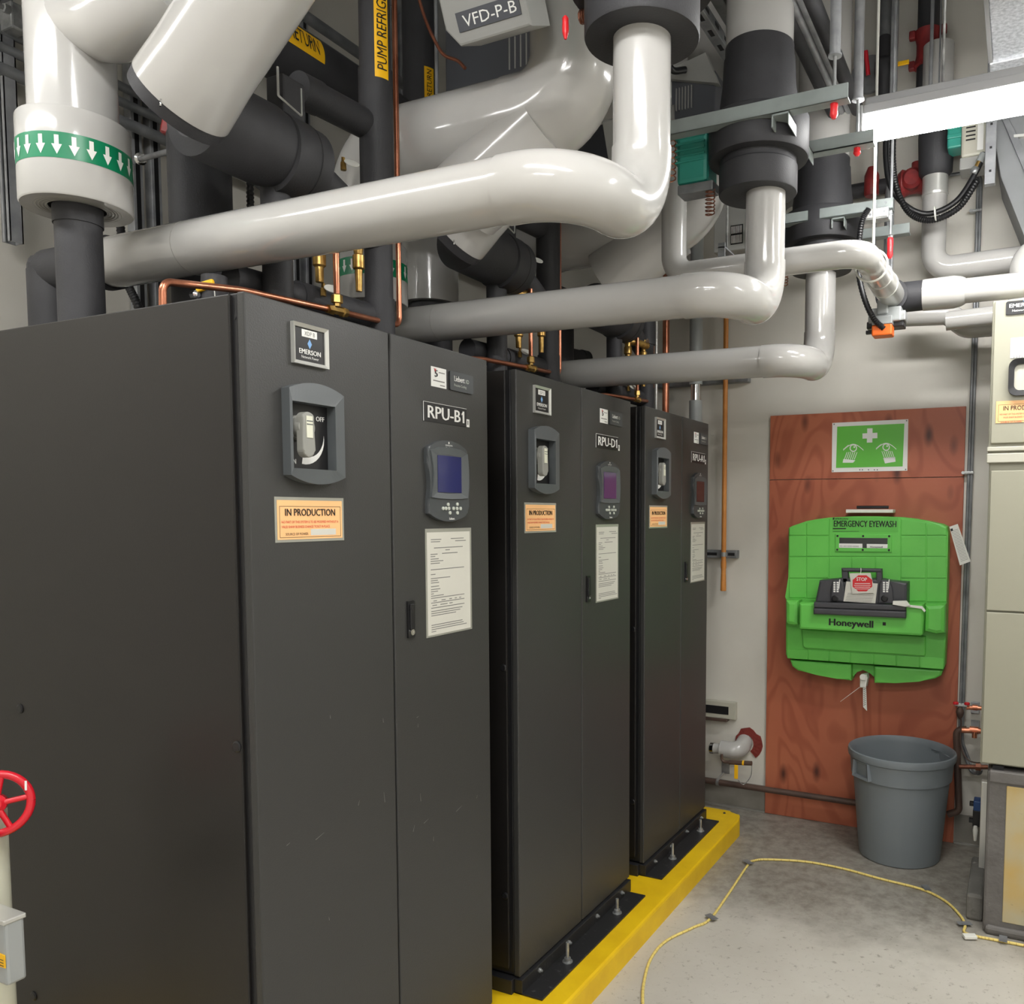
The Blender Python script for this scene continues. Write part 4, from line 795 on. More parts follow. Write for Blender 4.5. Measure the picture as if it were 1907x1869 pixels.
# orange pipe, copper pipe, grey pipe behind the last cabinet
t = thing('orange_pipe', 'slim orange pipe strapped to the back wall beside the farthest cabinet', 'pipe', at(1347, 1100, y=3.2))
a = at(1347, 1100, y=3.2); MB('orangec').tube([a, V((a.x, 3.2, 3.0))], .0135, 16).lathe(a-Z*.0, Z, [(0, .014), (.002, .0165), (.03, .016), (.09, .0145), (.1, .0135)], 16).lathe((a.x, 3.2, at(1347, 1045, y=3.2).z), -Z, [(0, .0155), (.04, .0155)], 16).build('pipe', t)
z_ = at(1347, 1032, y=3.2).z; MB('steel').lathe((a.x, 3.2, z_-.012), Z, [(0, .018), (.024, .018)], 16).build('clamp', t)
a2 = at(1322, 1032, y=3.235); b2 = at(1373, 1032, y=3.235)
m_ = MB('galvd').box((a2.x-.05, 3.225, z_-.022), (b2.x, 3.274, z_+.022), .003); m_.m('frame').box((a2.x-.03, 3.2235, z_-.008), (a2.x+.045, 3.2255, z_+.008)).box((b2.x-.05, 3.2235, z_-.008), (b2.x-.012, 3.2255, z_+.008)); m_.build('strut_bracket', t)
a = at(1240, 700, y=3.1); tag(MB('copper').tube([(a.x, 3.1, 0), (a.x, 3.1, 3.3)], .019, 18).build('copper_riser'), 'copper riser pipe behind the farthest cabinet', 'pipe')
a = at(1222, 700, y=3.05); tag(MB('alu').tube([(a.x, 3.05, 0), (a.x, 3.05, 3.3)], .009, 12).build('thin_riser'), 'thin pale riser left of the copper riser behind the farthest cabinet', 'pipe')
t = thing('grey_drain_pipe', 'grey plastic riser pipe with chrome coupling behind the farthest cabinet', 'pipe', at(1296, 900, y=3.12))
a = at(1296, 700, y=3.12); z1, z2 = at(1296, 746, y=3.12).z, at(1296, 716, y=3.12).z
MB('pvcgrey').cyl((a.x, 3.12, 0), (a.x, 3.12, z1), .036, 24).cyl((a.x, 3.12, z2), (a.x, 3.12, 3.4), .036, 24).build('pipe', t); MB('chrome').lathe((a.x, 3.12, z1), Z, [(0, .028), (z2-z1, .028)], 24).build('coupling', t)
a, b2 = at(1262, 712, y=3.24), at(1395, 704, y=3.24); tag(MB('galvd').box((a.x-.3, 3.22, b2.z-.02), (b2.x, 3.274, b2.z+.02), .003).build('wall_strut'), 'horizontal galvanised strut on the back wall behind the slim orange pipe', 'strut')
# low wall pipes
t = thing('capped_pipe', 'short white pipe with elbow entering the back wall beside the yellow curb', 'pipe', at(1380, 1430, y=3.1))
a = at(1330, 1393, y=3.19); b2 = at(1362, 1395, y=3.19)
MB('jacket').cyl((a.x, 3.19, a.z), (b2.x, 3.19, b2.z), .029, 24).build('run', t); MB('jacket').tube(fillet([V((b2.x-.06, 3.19, b2.z-.004)), V((b2.x+.05, 3.19, b2.z-.004)), V((b2.x+.05, YW+.01, b2.z+.03))], .055, 10), .047, 28).build('elbow', t)
MB('chrome').lathe((a.x-.03, 3.19, a.z), X, [(0, .02), (.01, .033), (.03, .033)], 20).build('chrome_collar', t)
q = b2+V((.05, 0, .01)); m_ = MB('firestop')
pl = []
for k in range(15): an = math.radians(-55+245*k/14); r_ = .078+random.uniform(-.006, .008); pl.append((q.x+.022+r_*math.cos(an), q.z+.01+r_*1.12*math.sin(an)))
for k in range(15): an = math.radians(190-245*k/14); pl.append((q.x+.01+.045*math.cos(an), q.z+.012+.05*math.sin(an)))
m_.prism(pl, (0, YW, 0), X, Z, .008); m_.build('firestop_patch', t)
t = thing('drain_valve', 'small drain valve with yellow lever and chain under the white wall elbow', 'valve', at(1370, 1440, y=3.1))
MB('brownp').tube(fillet([at(1344, 1404, y=3.11), at(1344, 1418, y=3.11), at(1362, 1419, y=3.11)], .02), .008, 12).tube([at(1358, 1419, y=3.1), at(1400, 1421, y=3.1)], .0125, 14).build('valve_body', t); MB('ylabel').lathe(at(1383, 1420, y=3.1), X, [(0, .014), (.01, .014)], 12).build('band', t)
a = at(1371, 1424, y=3.07); b2 = at(1372, 1450, y=3.07); MB('ylabel').box((a.x-.01, 3.066, b2.z), (a.x+.011, 3.072, a.z), .002).build('lever', t)
MB('steel').tube(smooth_path([at(1400, 1424, y=3.1), at(1398, 1445, y=3.1), at(1385, 1460, y=3.1), at(1374, 1452, y=3.08)]), .0025, 6).build('chain', t)
t = thing('floor_pipe', 'brown steel pipe running low along the back wall behind the trash can', 'pipe', at(1450, 1480, y=3.2))
MB('brownp').tube([V((-.5, 3.2, .17)), V((at(1322, 1463, y=3.2).x, 3.2, .155)), V((1.05, 3.2, .155))], .0165, 18).build('pipe', t)
a = at(1337, 1463, y=3.2); MB('steel').lathe((a.x, 3.2, .155), X, [(-.008, .019), (.008, .019)], 16).tube([(a.x-.004, 3.18, .17), (a.x+.015, 3.25, .2)], .004, 8).build('hanger_clip', t); MB('galv').box((a.x-.002, 3.266, .19), (a.x+.045, 3.274, .255), .001).build('wall_plate', t)
a, b2 = at(1322, 1330, y=3.25), at(1371, 1312, y=3.25)
m_ = MB('beige2').box((a.x-.15, 3.235, a.z-.012), (b2.x, 3.274, b2.z+.012), .003); m_.m('frame').box((a.x-.1, 3.2335, a.z+.013), (b2.x-.04, 3.236, b2.z-.013)); tag(m_.build('painted_strut'), 'white painted strut on the wall above the capped white pipe', 'strut')
a = at(1355, 1341, y=3.24); tag(MB('brownp').box((a.x-.25, 3.225, a.z-.008), (a.x, 3.274, a.z+.008), .002).build('brown_bar'), 'short brown bar under the white painted wall strut', 'bar')

# ---------------------------------------------------------------- white pipes over the beige panel and lamp
def wpipe(name, label, pts, r, fil, parts=(), seg=32, m='jacket', bands=()):
    t = thing(name, label, 'pipe', V(pts[0])-Z*r)
    MB(m).tube(fillet(pts, fil, 12), r, seg).build('jacketed_pipe', t)
    for p, ax, l_, rr, mm, nm in bands: MB(mm).lathe(p, ax, [(0, rr), (l_, rr)], seg).build(nm, t)
    return t
# pipe D: drop, run toward the right, turn to the wall and a metal sleeved end
yD = 1.80; d0 = at(1255, 240, y=yD); d1 = at(1255, 495, y=yD); d2 = at(1630, 470, y=yD); zD = (at(1456, 487, y=yD).z+at(1590, 473, y=yD).z)/2
e1 = at(1656, 550, y=2.5); xD = e1.x+.01; sl = (e1.z-zD)/(2.5-1.9)
wpipe('white_pipe', 'slim white pipe dropping behind the second stack and turning right under the lamp', [V((d1.x, yD, CEIL-.02)), V((d1.x, yD, zD)), V((xD, yD, zD)), V((xD, 2.32, zD+.42*sl))], .048, [.075, .085])
t = thing('metal_sleeve', 'bright metal sleeve and black tee at the end of the slim white pipe', 'pipe fitting', V((xD, 2.4, zD-.1)))
ax = (V((xD, 2.32, zD+.42*sl))-V((xD, yD, zD))).normalized(); o = V((xD, 2.15, zD+.42*sl*.35/.52))
MB('alu').lathe(o, ax, [(0, .052), (.14, .052), (.14, .055), (.155, .055), (.155, .052), (.36, .052)], 36).build('sleeve', t)
bt = MB('foam').lathe(o+ax*.34, ax, [(0, .053), (0, .066), (.13, .066), (.15, .05)], 32); f0 = o+ax*.41
bt.tube([f0, f0+V((.125, 0, .0))], .062, 28); bt.build('insulated_tee', t)
F0 = f0+V((.12, 0, 0))
t = thing('white_pipe', 'white jacketed pipe running right from the black tee above the beige panel', 'pipe', F0-Z*.06)
MB('jacket').lathe(F0, X, [(0, .055), (0, .064), (.12, .066), (.15, .06), (.165, .052)], 32).build('end_cap', t); MB('jacket').cyl(F0+X*.15, F0+X*.9, .05, 28).build('run', t)
# pipe E: actuated vertical in front of the wall
t = thing('white_pipe', 'white vertical pipe turning right in front of the wall, under the lamp', 'pipe', at(1742, 500, y=3.1)-Z*.06)
a = at(1742, 330, y=3.1); b2 = at(1742, 502, y=3.1); 
MB('jacket').tube(fillet([V((a.x, 3.1, a.z-.03)), V((a.x, 3.1, b2.z)), V((1.43, 3.1, b2.z+.005))], .085, 12), .056, 30).build('jacketed_pipe', t)
MB('alu').lathe((a.x, 3.1, a.z-.09), Z, [(0, .06), (.01, .062), (.01, .058), (.1, .058)], 30).build('metal_band', t)
MB('foam').lathe((a.x, 3.1, a.z), Z, [(0, .06), (.02, .076), (.18, .082), (.22, .08), (.22, .072)], 32).build('insulated_valve', t); MB('jacket').cyl((a.x, 3.1, a.z+.2), (a.x, 3.1, a.z+.6), .07, 28).build('upper_pipe', t)
t = thing('damper_actuator', 'white actuator with teal body under the lamp at the right', 'actuator', at(1800, 300, y=3.02))
a, b2 = at(1790, 300, y=3.0), at(1842, 236, y=3.0)
h = MB('beige2').box((a.x, 2.96, a.z), (b2.x, 3.1, b2.z+.1), .012); h.m('white').box((b2.x-.045, 2.957, a.z+.02), (b2.x-.02, 2.962, b2.z+.08)); h.m('black')
for k in range(6): h.box((a.x+.02, 2.958, a.z+.07+.018*k), (a.x+.06, 2.9615, a.z+.076+.018*k))
h.build('actuator_case', t); MB('vfdl').box((a.x-.005, 2.97, a.z-.05), (b2.x-.01, 3.09, a.z+.005), .006).build('lower_case', t)
a = at(1765, 275, y=3.02); h = MB('teal').box((a.x-.0, 2.98, a.z-.02), (a.x+.12, 3.09, a.z+.13), .008)
for k in range(3): h.box((a.x, 2.972, a.z+.02+.04*k), (a.x+.11, 3.09, a.z+.04+.04*k), .004)
h.build('teal_body', t)
hp = [at(1833, 285, y=2.95), at(1815, 325, y=2.94), at(1780, 375, y=2.92), at(1730, 398, y=2.9), at(1690, 385, y=2.88), at(1660, 350, y=2.86), at(1650, 300, y=2.86), at(1650, 230, y=2.86)]
tag(MB('black').tube(smooth_path(hp), .0125, 14).build('black_cable'), 'smooth black cable looping from the white actuator', 'cable')
c2 = smooth_path([p+V((.012, -.01, -.033)) for p in hp[1:5]]+[hp[5]+V((.025, -.01, -.01)), hp[6]+V((.03, 0, 0)), hp[7]+V((.032, 0, 0))], 22)
tag(MB('black').tube(c2, [.0125+(.0025 if k % 2 else 0) for k in range(len(c2))], 12).build('corrugated_conduit'), 'ribbed black conduit looping under the smooth black cable', 'conduit')
t = thing('cable_connector', 'brass and grey cable connector at the bottom of the white actuator', 'connector', at(1815, 320, y=2.94))
a, b2 = at(1832, 287, y=2.95), at(1812, 325, y=2.94); MB('pvcgrey').tube([a, a.lerp(b2, .4)], .017, 16).build('nut', t); MB('brass').tube([a.lerp(b2, .38), a.lerp(b2, .7)], .013, 16).build('brass_tube', t); MB('steel').tube([a.lerp(b2, .68), b2], .0185, 8).build('gland', t)
tag(MB('tagw').lathe(at(1742, 398, y=2.89), V((1, 0, .1)), [(-.003, .034), (.003, .034)], 20).build('cable_tie'), 'white cable tie around the looping black cables', 'cable tie')
a = at(1655, 300, y=2.95); tag(MB('galv').box((a.x+.0, 2.93, 2.7), (a.x+.03, 2.96, CEIL-.01), .003).build('strut_post'), 'upright galvanised strut behind the looping cables', 'strut')
# third and fourth lines
z3 = at(1896, 500, y=2.72).z
wpipe('white_pipe', 'white pipe coming down at the right edge above the beige panel', [V((at(1898, 480, y=2.86).x+.6, 2.86, at(1898, 470, y=2.86).z)), V((at(1898, 480, y=2.86).x+.02, 2.86, at(1898, 470, y=2.86).z)), V((at(1898, 480, y=2.86).x+.02, 2.86, 2.5))], .058, [.075])
a = at(1700, 585, y=3.0); b2 = at(1800, 600, y=3.0)
wpipe('white_pipe', 'white pipe behind the black tee, dropping toward the wall', [V((a.x-.03, 3.02, a.z)), V((b2.x-.08, 3.02, a.z-.01)), V((b2.x, 3.02, a.z-.08)), V((b2.x+.4, 3.02, a.z-.08))], .05, [.06, .06])
a, b2 = at(1762, 598, y=2.88), at(1832, 586, y=2.88); wpipe('white_pipe', 'short white pipe piece beside the top of the beige panel', [V((a.x, 2.88, a.z)), V((b2.x+.3, 2.88, b2.z))], .042, [])
# orange actuator below the sleeve
t = thing('small_actuator', 'grey valve actuator with an orange cap below the metal sleeve', 'actuator', at(1645, 625, y=2.5))
g0 = at(1648, 590, y=2.5)
MB('pvcgrey').box(g0+V((-.062, -.05, -.03)), g0+V((.072, .06, .03)), .006).box(g0+V((-.025, -.06, .0)), g0+V((.02, .05, .062)), .006).build('case', t)
MB('frame').box(g0+V((-.07, -.03, -.05)), g0+V((.08, .05, -.02)), .004).build('mounting', t); MB('steel').box(g0+V((.06, -.04, -.028)), g0+V((.088, .03, .012)), .003).build('clip_block', t)
MB('orangeb').box(g0+V((-.042, -.075, -.09)), g0+V((.04, .0, -.045)), .006).build('orange_cap', t); MB('pvcgrey').box(g0+V((-.042, -.075, -.045)), g0+V((.04, .0, -.01)), .004).build('cap_collar', t)
MB('black').box(g0+V((-.07, -.05, -.075)), g0+V((-.04, -.03, -.06)), .002).build('stop_lever', t)
c1 = smooth_path([at(1618, 388, y=2.36), at(1606, 410, y=2.36), at(1600, 450, y=2.38), at(1598, 500, y=2.4), at(1608, 550, y=2.4), at(1625, 590, y=2.41), at(1646, 612, y=2.43)], 16)
tag(MB('black').tube(c1, [.0105+(.002 if k % 2 else 0) for k in range(len(c1))], 12).build('corrugated_conduit'), 'ribbed black conduit from the galvanised box to the orange capped actuator', 'conduit')
t = thing('junction_box', 'galvanised square junction box hung under the third frame', 'electrical box', at(1628, 410, y=2.37))
a, b2 = at(1607, 412, y=2.38), at(1655, 384, y=2.38); MB('steel').box((a.x, 2.375, a.z), (b2.x, 2.43, b2.z), .004).build('box', t); m_ = MB('alu').box((a.x+.008, 2.371, a.z+.006), (b2.x-.004, 2.376, b2.z-.004), .001); m_.m('galvd')
for p in ((.03, .02), (.055, .05), (.085, .025), (.09, .06)): m_.lathe((a.x+p[0], 2.3715, a.z+p[1]), -Y, [(0, .005), (.001, .005)], 10)
m_.build('cover', t)
a = at(1635, 300, y=1.84); b2 = at(1637, 440, y=1.84)
t = thing('pipe_hanger', 'white hanger rod with loop holding the slim white pipe under the lamp', 'hanger', b2)
xh = xD-.0; MB('tagw').cyl((xD+.005, 1.98, zD+.06), (xD+.005, 1.98, CEIL-.01), .0052, 10).build('rod', t); MB('tagw').tube([V((xD+.057*math.cos(q), 1.98, zD+.057*math.sin(q))) for q in [2*math.pi*k/24 for k in range(25)]], .004, 8, cap=False).build('loop', t)
# junction label box and strap behind the second vertical pipe
a, b2 = at(1352, 468, y=2.5), at(1392, 395, y=2.5); m_ = MB('vfdl').box((a.x-.06, 2.5, a.z), (b2.x+.03, 2.62, b2.z+.06), .004); m_.m('ink')
p, q = at(1361, 456, y=2.5), at(1384, 417, y=2.5); m_.box((p.x, 2.498, p.z), (q.x, 2.5005, q.z)); m_.m('white')
for k in range(9): m_.box((p.x+.003+.0058*k, 2.497, p.z+.005), (p.x+.0055+.0058*k, 2.4985, p.z+.04)); m_.box((p.x+.003+.0058*k, 2.497, p.z+.048), (p.x+.0048+.0058*k, 2.4985, q.z-.005))
tag(m_.build('control_box'), 'grey control box with barcode plate left of the second vertical pipe', 'electrical box')
t = thing('pipe_strap', 'flat grey hanger strap around the slim white pipe', 'hanger', at(1345, 520, y=1.86)); xs2 = at(1344, 480, y=1.86).x
MB('galvd').box((xs2-.014, 1.856, zD-.07), (xs2+.014, 1.862, zD+.12), .001).box((xs2-.014, 1.856, zD+.1), (xs2+.014, 1.99, zD+.106), .001).build('strap', t); MB('steel').cyl((xs2, 1.92, zD+.1), (xs2, 1.92, CEIL-.01), .005, 8).build('rod', t)
a, b2 = at(1275, 524, y=1.9), at(1400, 500, y=1.9); tag(MB('galvd').box((a.x, 1.95, a.z-.01), (b2.x, 1.99, a.z+.035), .002).build('steel_saddle'), 'grey steel saddle plate under the slim white pipe', 'bracket')
# ---------------------------------------------------------------- upper right background
def vpipe(name, label, u, v, y, r, m, z0, cat='pipe', z1=None):
    a = at(u, v, y=y); return tag(MB(m).tube([(a.x, y, z0), (a.x, y, z1 or CEIL-.01)], r, 20).build(name), label, cat)
t = thing('ball_valve', 'ball valve with yellow lever on a grey riser above the lamp', 'valve', at(1645, 170, y=3.12))
a = at(1647, 120, y=3.12); MB('galvd').cyl((a.x, 3.12, a.z+.1), (a.x, 3.12, CEIL-.01), .024, 18).build('upper_pipe', t); MB('foam').lathe((a.x, 3.12, a.z-.3), Z, [(0, .03), (.24, .03), (.26, .045), (.31, .045), (.33, .026), (.43, .026)], 20).build('insulation', t)
a = at(1660, 122, y=3.05); b2 = at(1693, 114, y=3.05); MB('ylabel').box((a.x, 3.045, a.z-.012), (b2.x, 3.052, b2.z+.008), .003).build('lever', t)
t = thing('grooved_pipe', 'dark riser pipe with dull red grooved coupling above the lamp', 'pipe', at(1728, 170, y=3.15))
a = at(1728, 92, y=3.15); MB('foam').cyl((a.x, 3.15, a.z-.25), (a.x, 3.15, CEIL-.01), .05, 24).build('pipe', t)
m_ = MB('redcast').lathe((a.x, 3.15, a.z-.085), Z, [(0, .055), (.005, .064), (.06, .052), (.11, .052), (.165, .064), (.17, .055)], 28)
for s in (-1, 1):
    for z_ in (-.07, .07): m_.box((a.x+s*.07-.015, 3.12, a.z+z_-.02), (a.x+s*.07+.015, 3.15, a.z+z_+.02), .006)
m_.build('coupling', t)
t = thing('grooved_valve', 'dull red grooved valve on a pipe along the back wall, below the lamp', 'valve', at(1690, 370, y=3.18))
a = at(1692, 338, y=3.18); MB('foam').cyl((a.x-.32, 3.2, a.z), (a.x+.16, 3.2, a.z+.01), .036, 20).build('pipe', t); m_ = MB('redcast').lathe((a.x-.05, 3.2, a.z), X, [(0, .05), (.02, .066), (.05, .055), (.09, .055), (.12, .066), (.14, .05)], 24).lathe((a.x+.02, 3.2, a.z), -Y, [(0, .05), (.06, .05), (.075, .035)], 20).lathe((a.x+.04, 3.2, a.z), Z, [(0, .03), (.09, .03)], 16); m_.build('body', t)
a = at(1622, 340, y=3.15); m_ = MB('redcast').lathe((a.x, 3.17, a.z-.06), Z, [(0, .03), (.01, .036), (.1, .036), (.14, .02)], 18); tag(m_.build('red_coupling'), 'dull red coupling on the wall left of the grooved valve', 'coupling')
vpipe('hanger_channel', 'thin galvanised channel in front of the red grooved riser', 1735, 80, 2.9, .008, 'galv', at(1735, 160, y=2.9).z, 'channel'); vpipe('hanger_channel', 'thin galvanised rod right of the red grooved riser', 1751, 80, 2.9, .004, 'galvd', at(1751, 160, y=2.9).z, 'rod'); vpipe('riser_channel', 'galvanised channel right of the yellow levered ball valve', 1660, 80, 3.18, .014, 'galvd', 2.9, 'channel'); vpipe('thin_riser', 'thin steel riser left of the yellow levered ball valve', 1636, 80, 3.16, .01, 'galvd', 2.9)
t = thing('lever_valve', 'upright yellow valve lever behind the end of the green grey angle bar', 'valve', at(1540, 150, y=2.9)); a, b2 = at(1536, 140, y=2.9), at(1541, 102, y=2.9)
MB('ylabel').box((a.x-.004, 2.9, a.z), (a.x+.012, 2.906, b2.z), .002).build('lever', t); MB('steel').lathe((a.x, 2.91, a.z-.03), Z, [(0, .012), (.02, .01), (.03, .005)], 8).cyl((a.x, 2.93, a.z-.03), (a.x, 2.93, CEIL-.01), .008, 10).build('stem', t)
a = at(1500, 110, y=3.0); tag(MB('jacket').cyl((a.x, 3.06, 3.2), (a.x, 3.06, CEIL-.01), .1, 32).build('white_pipe'), 'wide white vertical pipe behind the black conduit bundle', 'pipe')
a = at(1614, 100, y=3.15); b2 = at(1617, 140, y=3.15); t = thing('red_valve_lever', 'red lever and grey disc behind the second hanger sleeve', 'valve', b2-Z*.05); MB('redm').tube([b2, V((a.x, 3.12, a.z))], .011, 10).build('lever', t); MB('galvd').lathe((b2.x, 3.2, b2.z+.02), -Y, [(0, .09), (.02, .09)], 30).build('disc', t)
for k in range(4):
    p = at(1552+15*k, 205, y=2.41+.005*k)
    tag(MB(('foam', 'galv', 'galv', 'foam')[k]).tube([V((p.x, -.2, p.z)), V((p.x, 2.42, p.z))], (.03, .016, .016, .026)[k], 16).build('overhead_conduit'), ('leftmost black conduit of the overhead bundle, thick', 'bright conduit next to the thick black one overhead', 'second bright conduit of the overhead bundle', 'rightmost black conduit of the overhead bundle')[k], 'conduit', 'overhead conduit bundle')
t = thing('slotted_strut', 'slotted galvanised strut running overhead left of the second white riser', 'strut', at(1330, 90, x=.40)); p = at(1325, 70, x=.40)
m_ = MB('galv').box((p.x, .4, p.z-.02), (p.x+.041, 3.2, p.z+.021), .003); m_.m('frame')
for k in range(26): m_.box((p.x+.013, .5+.1*k, p.z-.0205), (p.x+.028, .54+.1*k, p.z-.0195)); m_.box((p.x+.0405, .5+.1*k, p.z-.006), (p.x+.0415, .54+.1*k, p.z+.008))
m_.build('channel', t); MB('galvd').box((p.x+.05, .4, p.z+.03), (p.x+.091, 3.2, p.z+.071), .003).build('second_channel', t); MB('galv').box((p.x+.03, 2.0, 2.6), (p.x+.05, 2.03, CEIL-.01), .002).build('post', t)
# ducts
a = at(1850, 132, z=3.5)
t = thing('air_duct', 'bright galvanised air duct overhead in the top right corner', 'duct', (a.x+.5, a.y-1.2, 3.5))
MB('duct').box((a.x, -3.2, 3.5), (XR-.02, a.y-.09, 4.1), .004).build('duct_body', t); MB('duct').box((a.x-.012, a.y-.09, 3.485), (XR-.02, a.y, 4.115), .004).build('end_flange', t); MB('lampbody').box((a.x-.016, -3.2, 3.49), (a.x, a.y-.09, 4.1), .002).build('side_angle', t)
t = thing('duct_transition', 'sloping painted duct piece at the right edge below the lamp', 'duct', at(1890, 430, y=2.98))
q = [at(*p, y=2.95) for p in ((1846, 215), (1863, 328), (1907, 438), (2010, 690), (2200, 690), (2200, 150), (1846, 150))]
MB('ductd').prism([(p.x, p.z) for p in q], (0, 3.25, 0), X, Z, .3, .004).build('duct_body', t)
q = [at(*p, y=2.94) for p in ((1866, 222), (1907, 318), (2010, 560), (2030, 560), (1922, 310), (1876, 215))]; MB('galvd').prism([(p.x, p.z) for p in q], (0, 2.955, 0), X, Z, .02, .002).build('seam_flange', t)
q = [at(*p, y=2.94) for p in ((1888, 252), (1960, 246), (1960, 252), (1888, 257))]; MB('alu').prism([(p.x, p.z) for p in q][::-1], (0, 2.95, 0), X, Z, .02).build('bright_edge', t)
a = at(1843, 345, y=2.9); m_ = MB('galv').box((a.x-.022, 2.88, a.z), (a.x+.022, 2.92, CEIL-.01), .003); m_.m('frame')
for k in range(8): m_.box((a.x-.004, 2.879, a.z+.05+.1*k), (a.x+.006, 2.8805, a.z+.06+.1*k))
tag(m_.build('strut_post'), 'galvanised strut post between the white actuator and the sloping duct', 'strut')
# ================================================================ left wall and background behind the pumps
a = at(15, 450, y=.4)
t = thing('hanging_strut', 'galvanised strut hanging at the left edge of the photo', 'strut', a)
m_ = MB('galv').box((a.x-.022, .395, a.z), (a.x-.018, .436, CEIL-.01)).box((a.x+.018, .395, a.z), (a.x+.022, .436, CEIL-.01)).box((a.x-.022, .432, a.z), (a.x+.022, .436, CEIL-.01)).box((a.x-.022, .395, a.z), (a.x-.008, .399, CEIL-.01)).box((a.x+.008, .395, a.z), (a.x+.022, .399, CEIL-.01)); m_.build('channel', t)
q = at(10, 22, y=.39); MB('steel').box(q+V((-.04, 0, -.05)), q+V((.03, .05, .03)), .006).lathe(q+V((.02, 0, .0)), -Y, [(0, .014), (.016, .014), (.018, .008), (.04, .008)], 6).build('clamp', t)
for k, (u, v, r) in enumerate(((30, 68, .016), (30, 100, .016), (30, 140, .02))):
    p = at(u, v, x=-1.52); tag(MB('galvd').tube([V((-1.52, -1.5, p.z)), V((-1.52, 3.2, p.z))], r, 12).build('wall_conduit'), ('uppermost', 'middle', 'lowest')[k]+' of three grey conduits running along the left wall', 'conduit', 'left wall conduits')
for k, yy in enumerate((.86, 1.62, 2.3)):
    t = thing('wall_channel', ('double', 'second', 'third')[k]+' upright galvanised channel on the left wall, '+('beside the white riser', 'behind the black pumps', 'farthest along')[k], 'strut', (-1.58, yy, 2.0))
    for j in range(2):
        m_ = MB('galv').box((-1.615, yy+.0+.075*j, 1.6), (-1.575, yy+.041+.075*j, CEIL-.01), .002); m_.m('frame').box((-1.5755, yy+.012+.075*j, 1.6), (-1.574, yy+.029+.075*j, CEIL-.02)); m_.build('channel', t)
c1 = smooth_path([at(222, 380, y=.6), at(226, 440, y=.6), at(236, 520, y=.6), at(256, 568, y=.6), at(280, 640, y=.6)], 20)
tag(MB('black').tube(c1, [.0115+(.0025 if k % 2 else 0) for k in range(len(c1))], 12).build('corrugated_conduit'), 'ribbed black conduit behind the left end of the long white pipe', 'conduit')
c1 = [V((-.62, .56, 2.45+.006*k)) for k in range(60)]; tag(MB('black').tube(c1, [.009+(.0025 if k % 2 else 0) for k in range(len(c1))], 12).build('corrugated_conduit'), 'thin ribbed black conduit right of the thick black column', 'conduit')
t = thing('rod_hanger', 'horizontal threaded rod with washer between wall channel and black column', 'rod', at(285, 290, y=.75)); p, q = at(262, 296, y=.74), at(330, 278, y=.5); MB('galvd').tube([p+(p-q).normalized()*.6, q], .009, 12).build('rod', t); MB('chrome').lathe(p, (q-p), [(-.004, .02), (.004, .02), (.008, .014), (.02, .014)], 16).build('washer', t)
a = at(320, 222, y=.55); tag(MB('redcast').lathe(a, V((.3, .1, 1)), [(-.05, .018), (-.045, .024), (.0, .026), (.04, .024)], 8).build('copper_plug'), 'rusty pipe plug behind the rim of the large strainer jacket', 'plug')
a = at(862, 462, y=1.5); tag(MB('redcast').lathe(at(830, 457, y=1.45), V((-.3, -.2, 1)), [(-.04, .014), (-.035, .02), (.0, .022), (.03, .026)], 8).build('copper_plug'), 'rusty pipe plug under the long white pipe', 'plug')
# big black return pipe along the wall with label
p = at(560, 118, x=-.86); r = .1
t = thing('insulated_main', 'large black insulated main with yellow label REFRIGERANT RETURN behind the pumps', 'pipe', V((-.86, 1.0, p.z-r)))
MB('foam').cyl((-.86, -.6, p.z), (-.86, 3.2, p.z), r, 36).build('pipe', t)
wp = lambda y_, s: V((-.86+(r+.0012)*math.cos(.22+s/r), y_, p.z+(r+.0012)*math.sin(.22+s/r)))
ye = at(605, 110, x=-.76).y; m_ = MB('ylabel')
for k in range(10): m_.poly([wp(ye-.62, -.042+.0084*k), wp(ye, -.042+.0084*k), wp(ye, -.042+.0084*(k+1)), wp(ye-.62, -.042+.0084*(k+1))])
m_.m('ink').text('REFRIGERANT RETURN', V(), X, Y, .05, .36, bold=.008, warp=lambda x_, y_: wp(ye-.385+x_, -.025+y_)+V((.0036, 0, .0008))); m_.build('pipe_label', t)
p = at(783, 100, y=1.72)
t = thing('insulated_riser', 'thick black riser with a small yellow label, left of the grey drive box', 'pipe', V((p.x, 1.72, 2.6)))
MB('foam').cyl((p.x, 1.72, 2.6), (p.x, 1.72, CEIL-.01), .075, 32).build('pipe', t)
wq = lambda s, z_: V((p.x+.0765*math.cos(-.42+s/.0765), 1.72+.0765*math.sin(-.42+s/.0765), z_)); m_ = MB('ylabel'); zt = at(805, 205, y=1.7).z
for k in range(6): m_.poly([wq(-.022+.0073*k, zt), wq(-.022+.0073*(k+1), zt), wq(-.022+.0073*(k+1), zt+.17), wq(-.022+.0073*k, zt+.17)])
m_.m('ink').text('REFRIGERANT RETURN', V(), X, Y, .022, .3, bold=.008, warp=lambda x_, y_: wq(.011-y_, zt-.14+x_ if x_ > .15 else zt+.01)+V((.0008, -.0008, 0))); m_.build('pipe_label', t)
t = thing('hook_rod', 'grey hanger rod with hook clamp on the large white return pipe', 'hanger', at(812, 205, y=1.0)); a = at(814, 205, y=1.0); MB('galvd').cyl((a.x, 1.0, a.z), (a.x, 1.0, CEIL-.01), .006, 10).build('rod', t)
MB('galvd').tube([a+V((.03*math.cos(q), 0, -.005+.022*math.sin(q))) for q in [2*math.pi*k/16 for k in range(17)]], .006, 8, cap=False).build('hook', t)
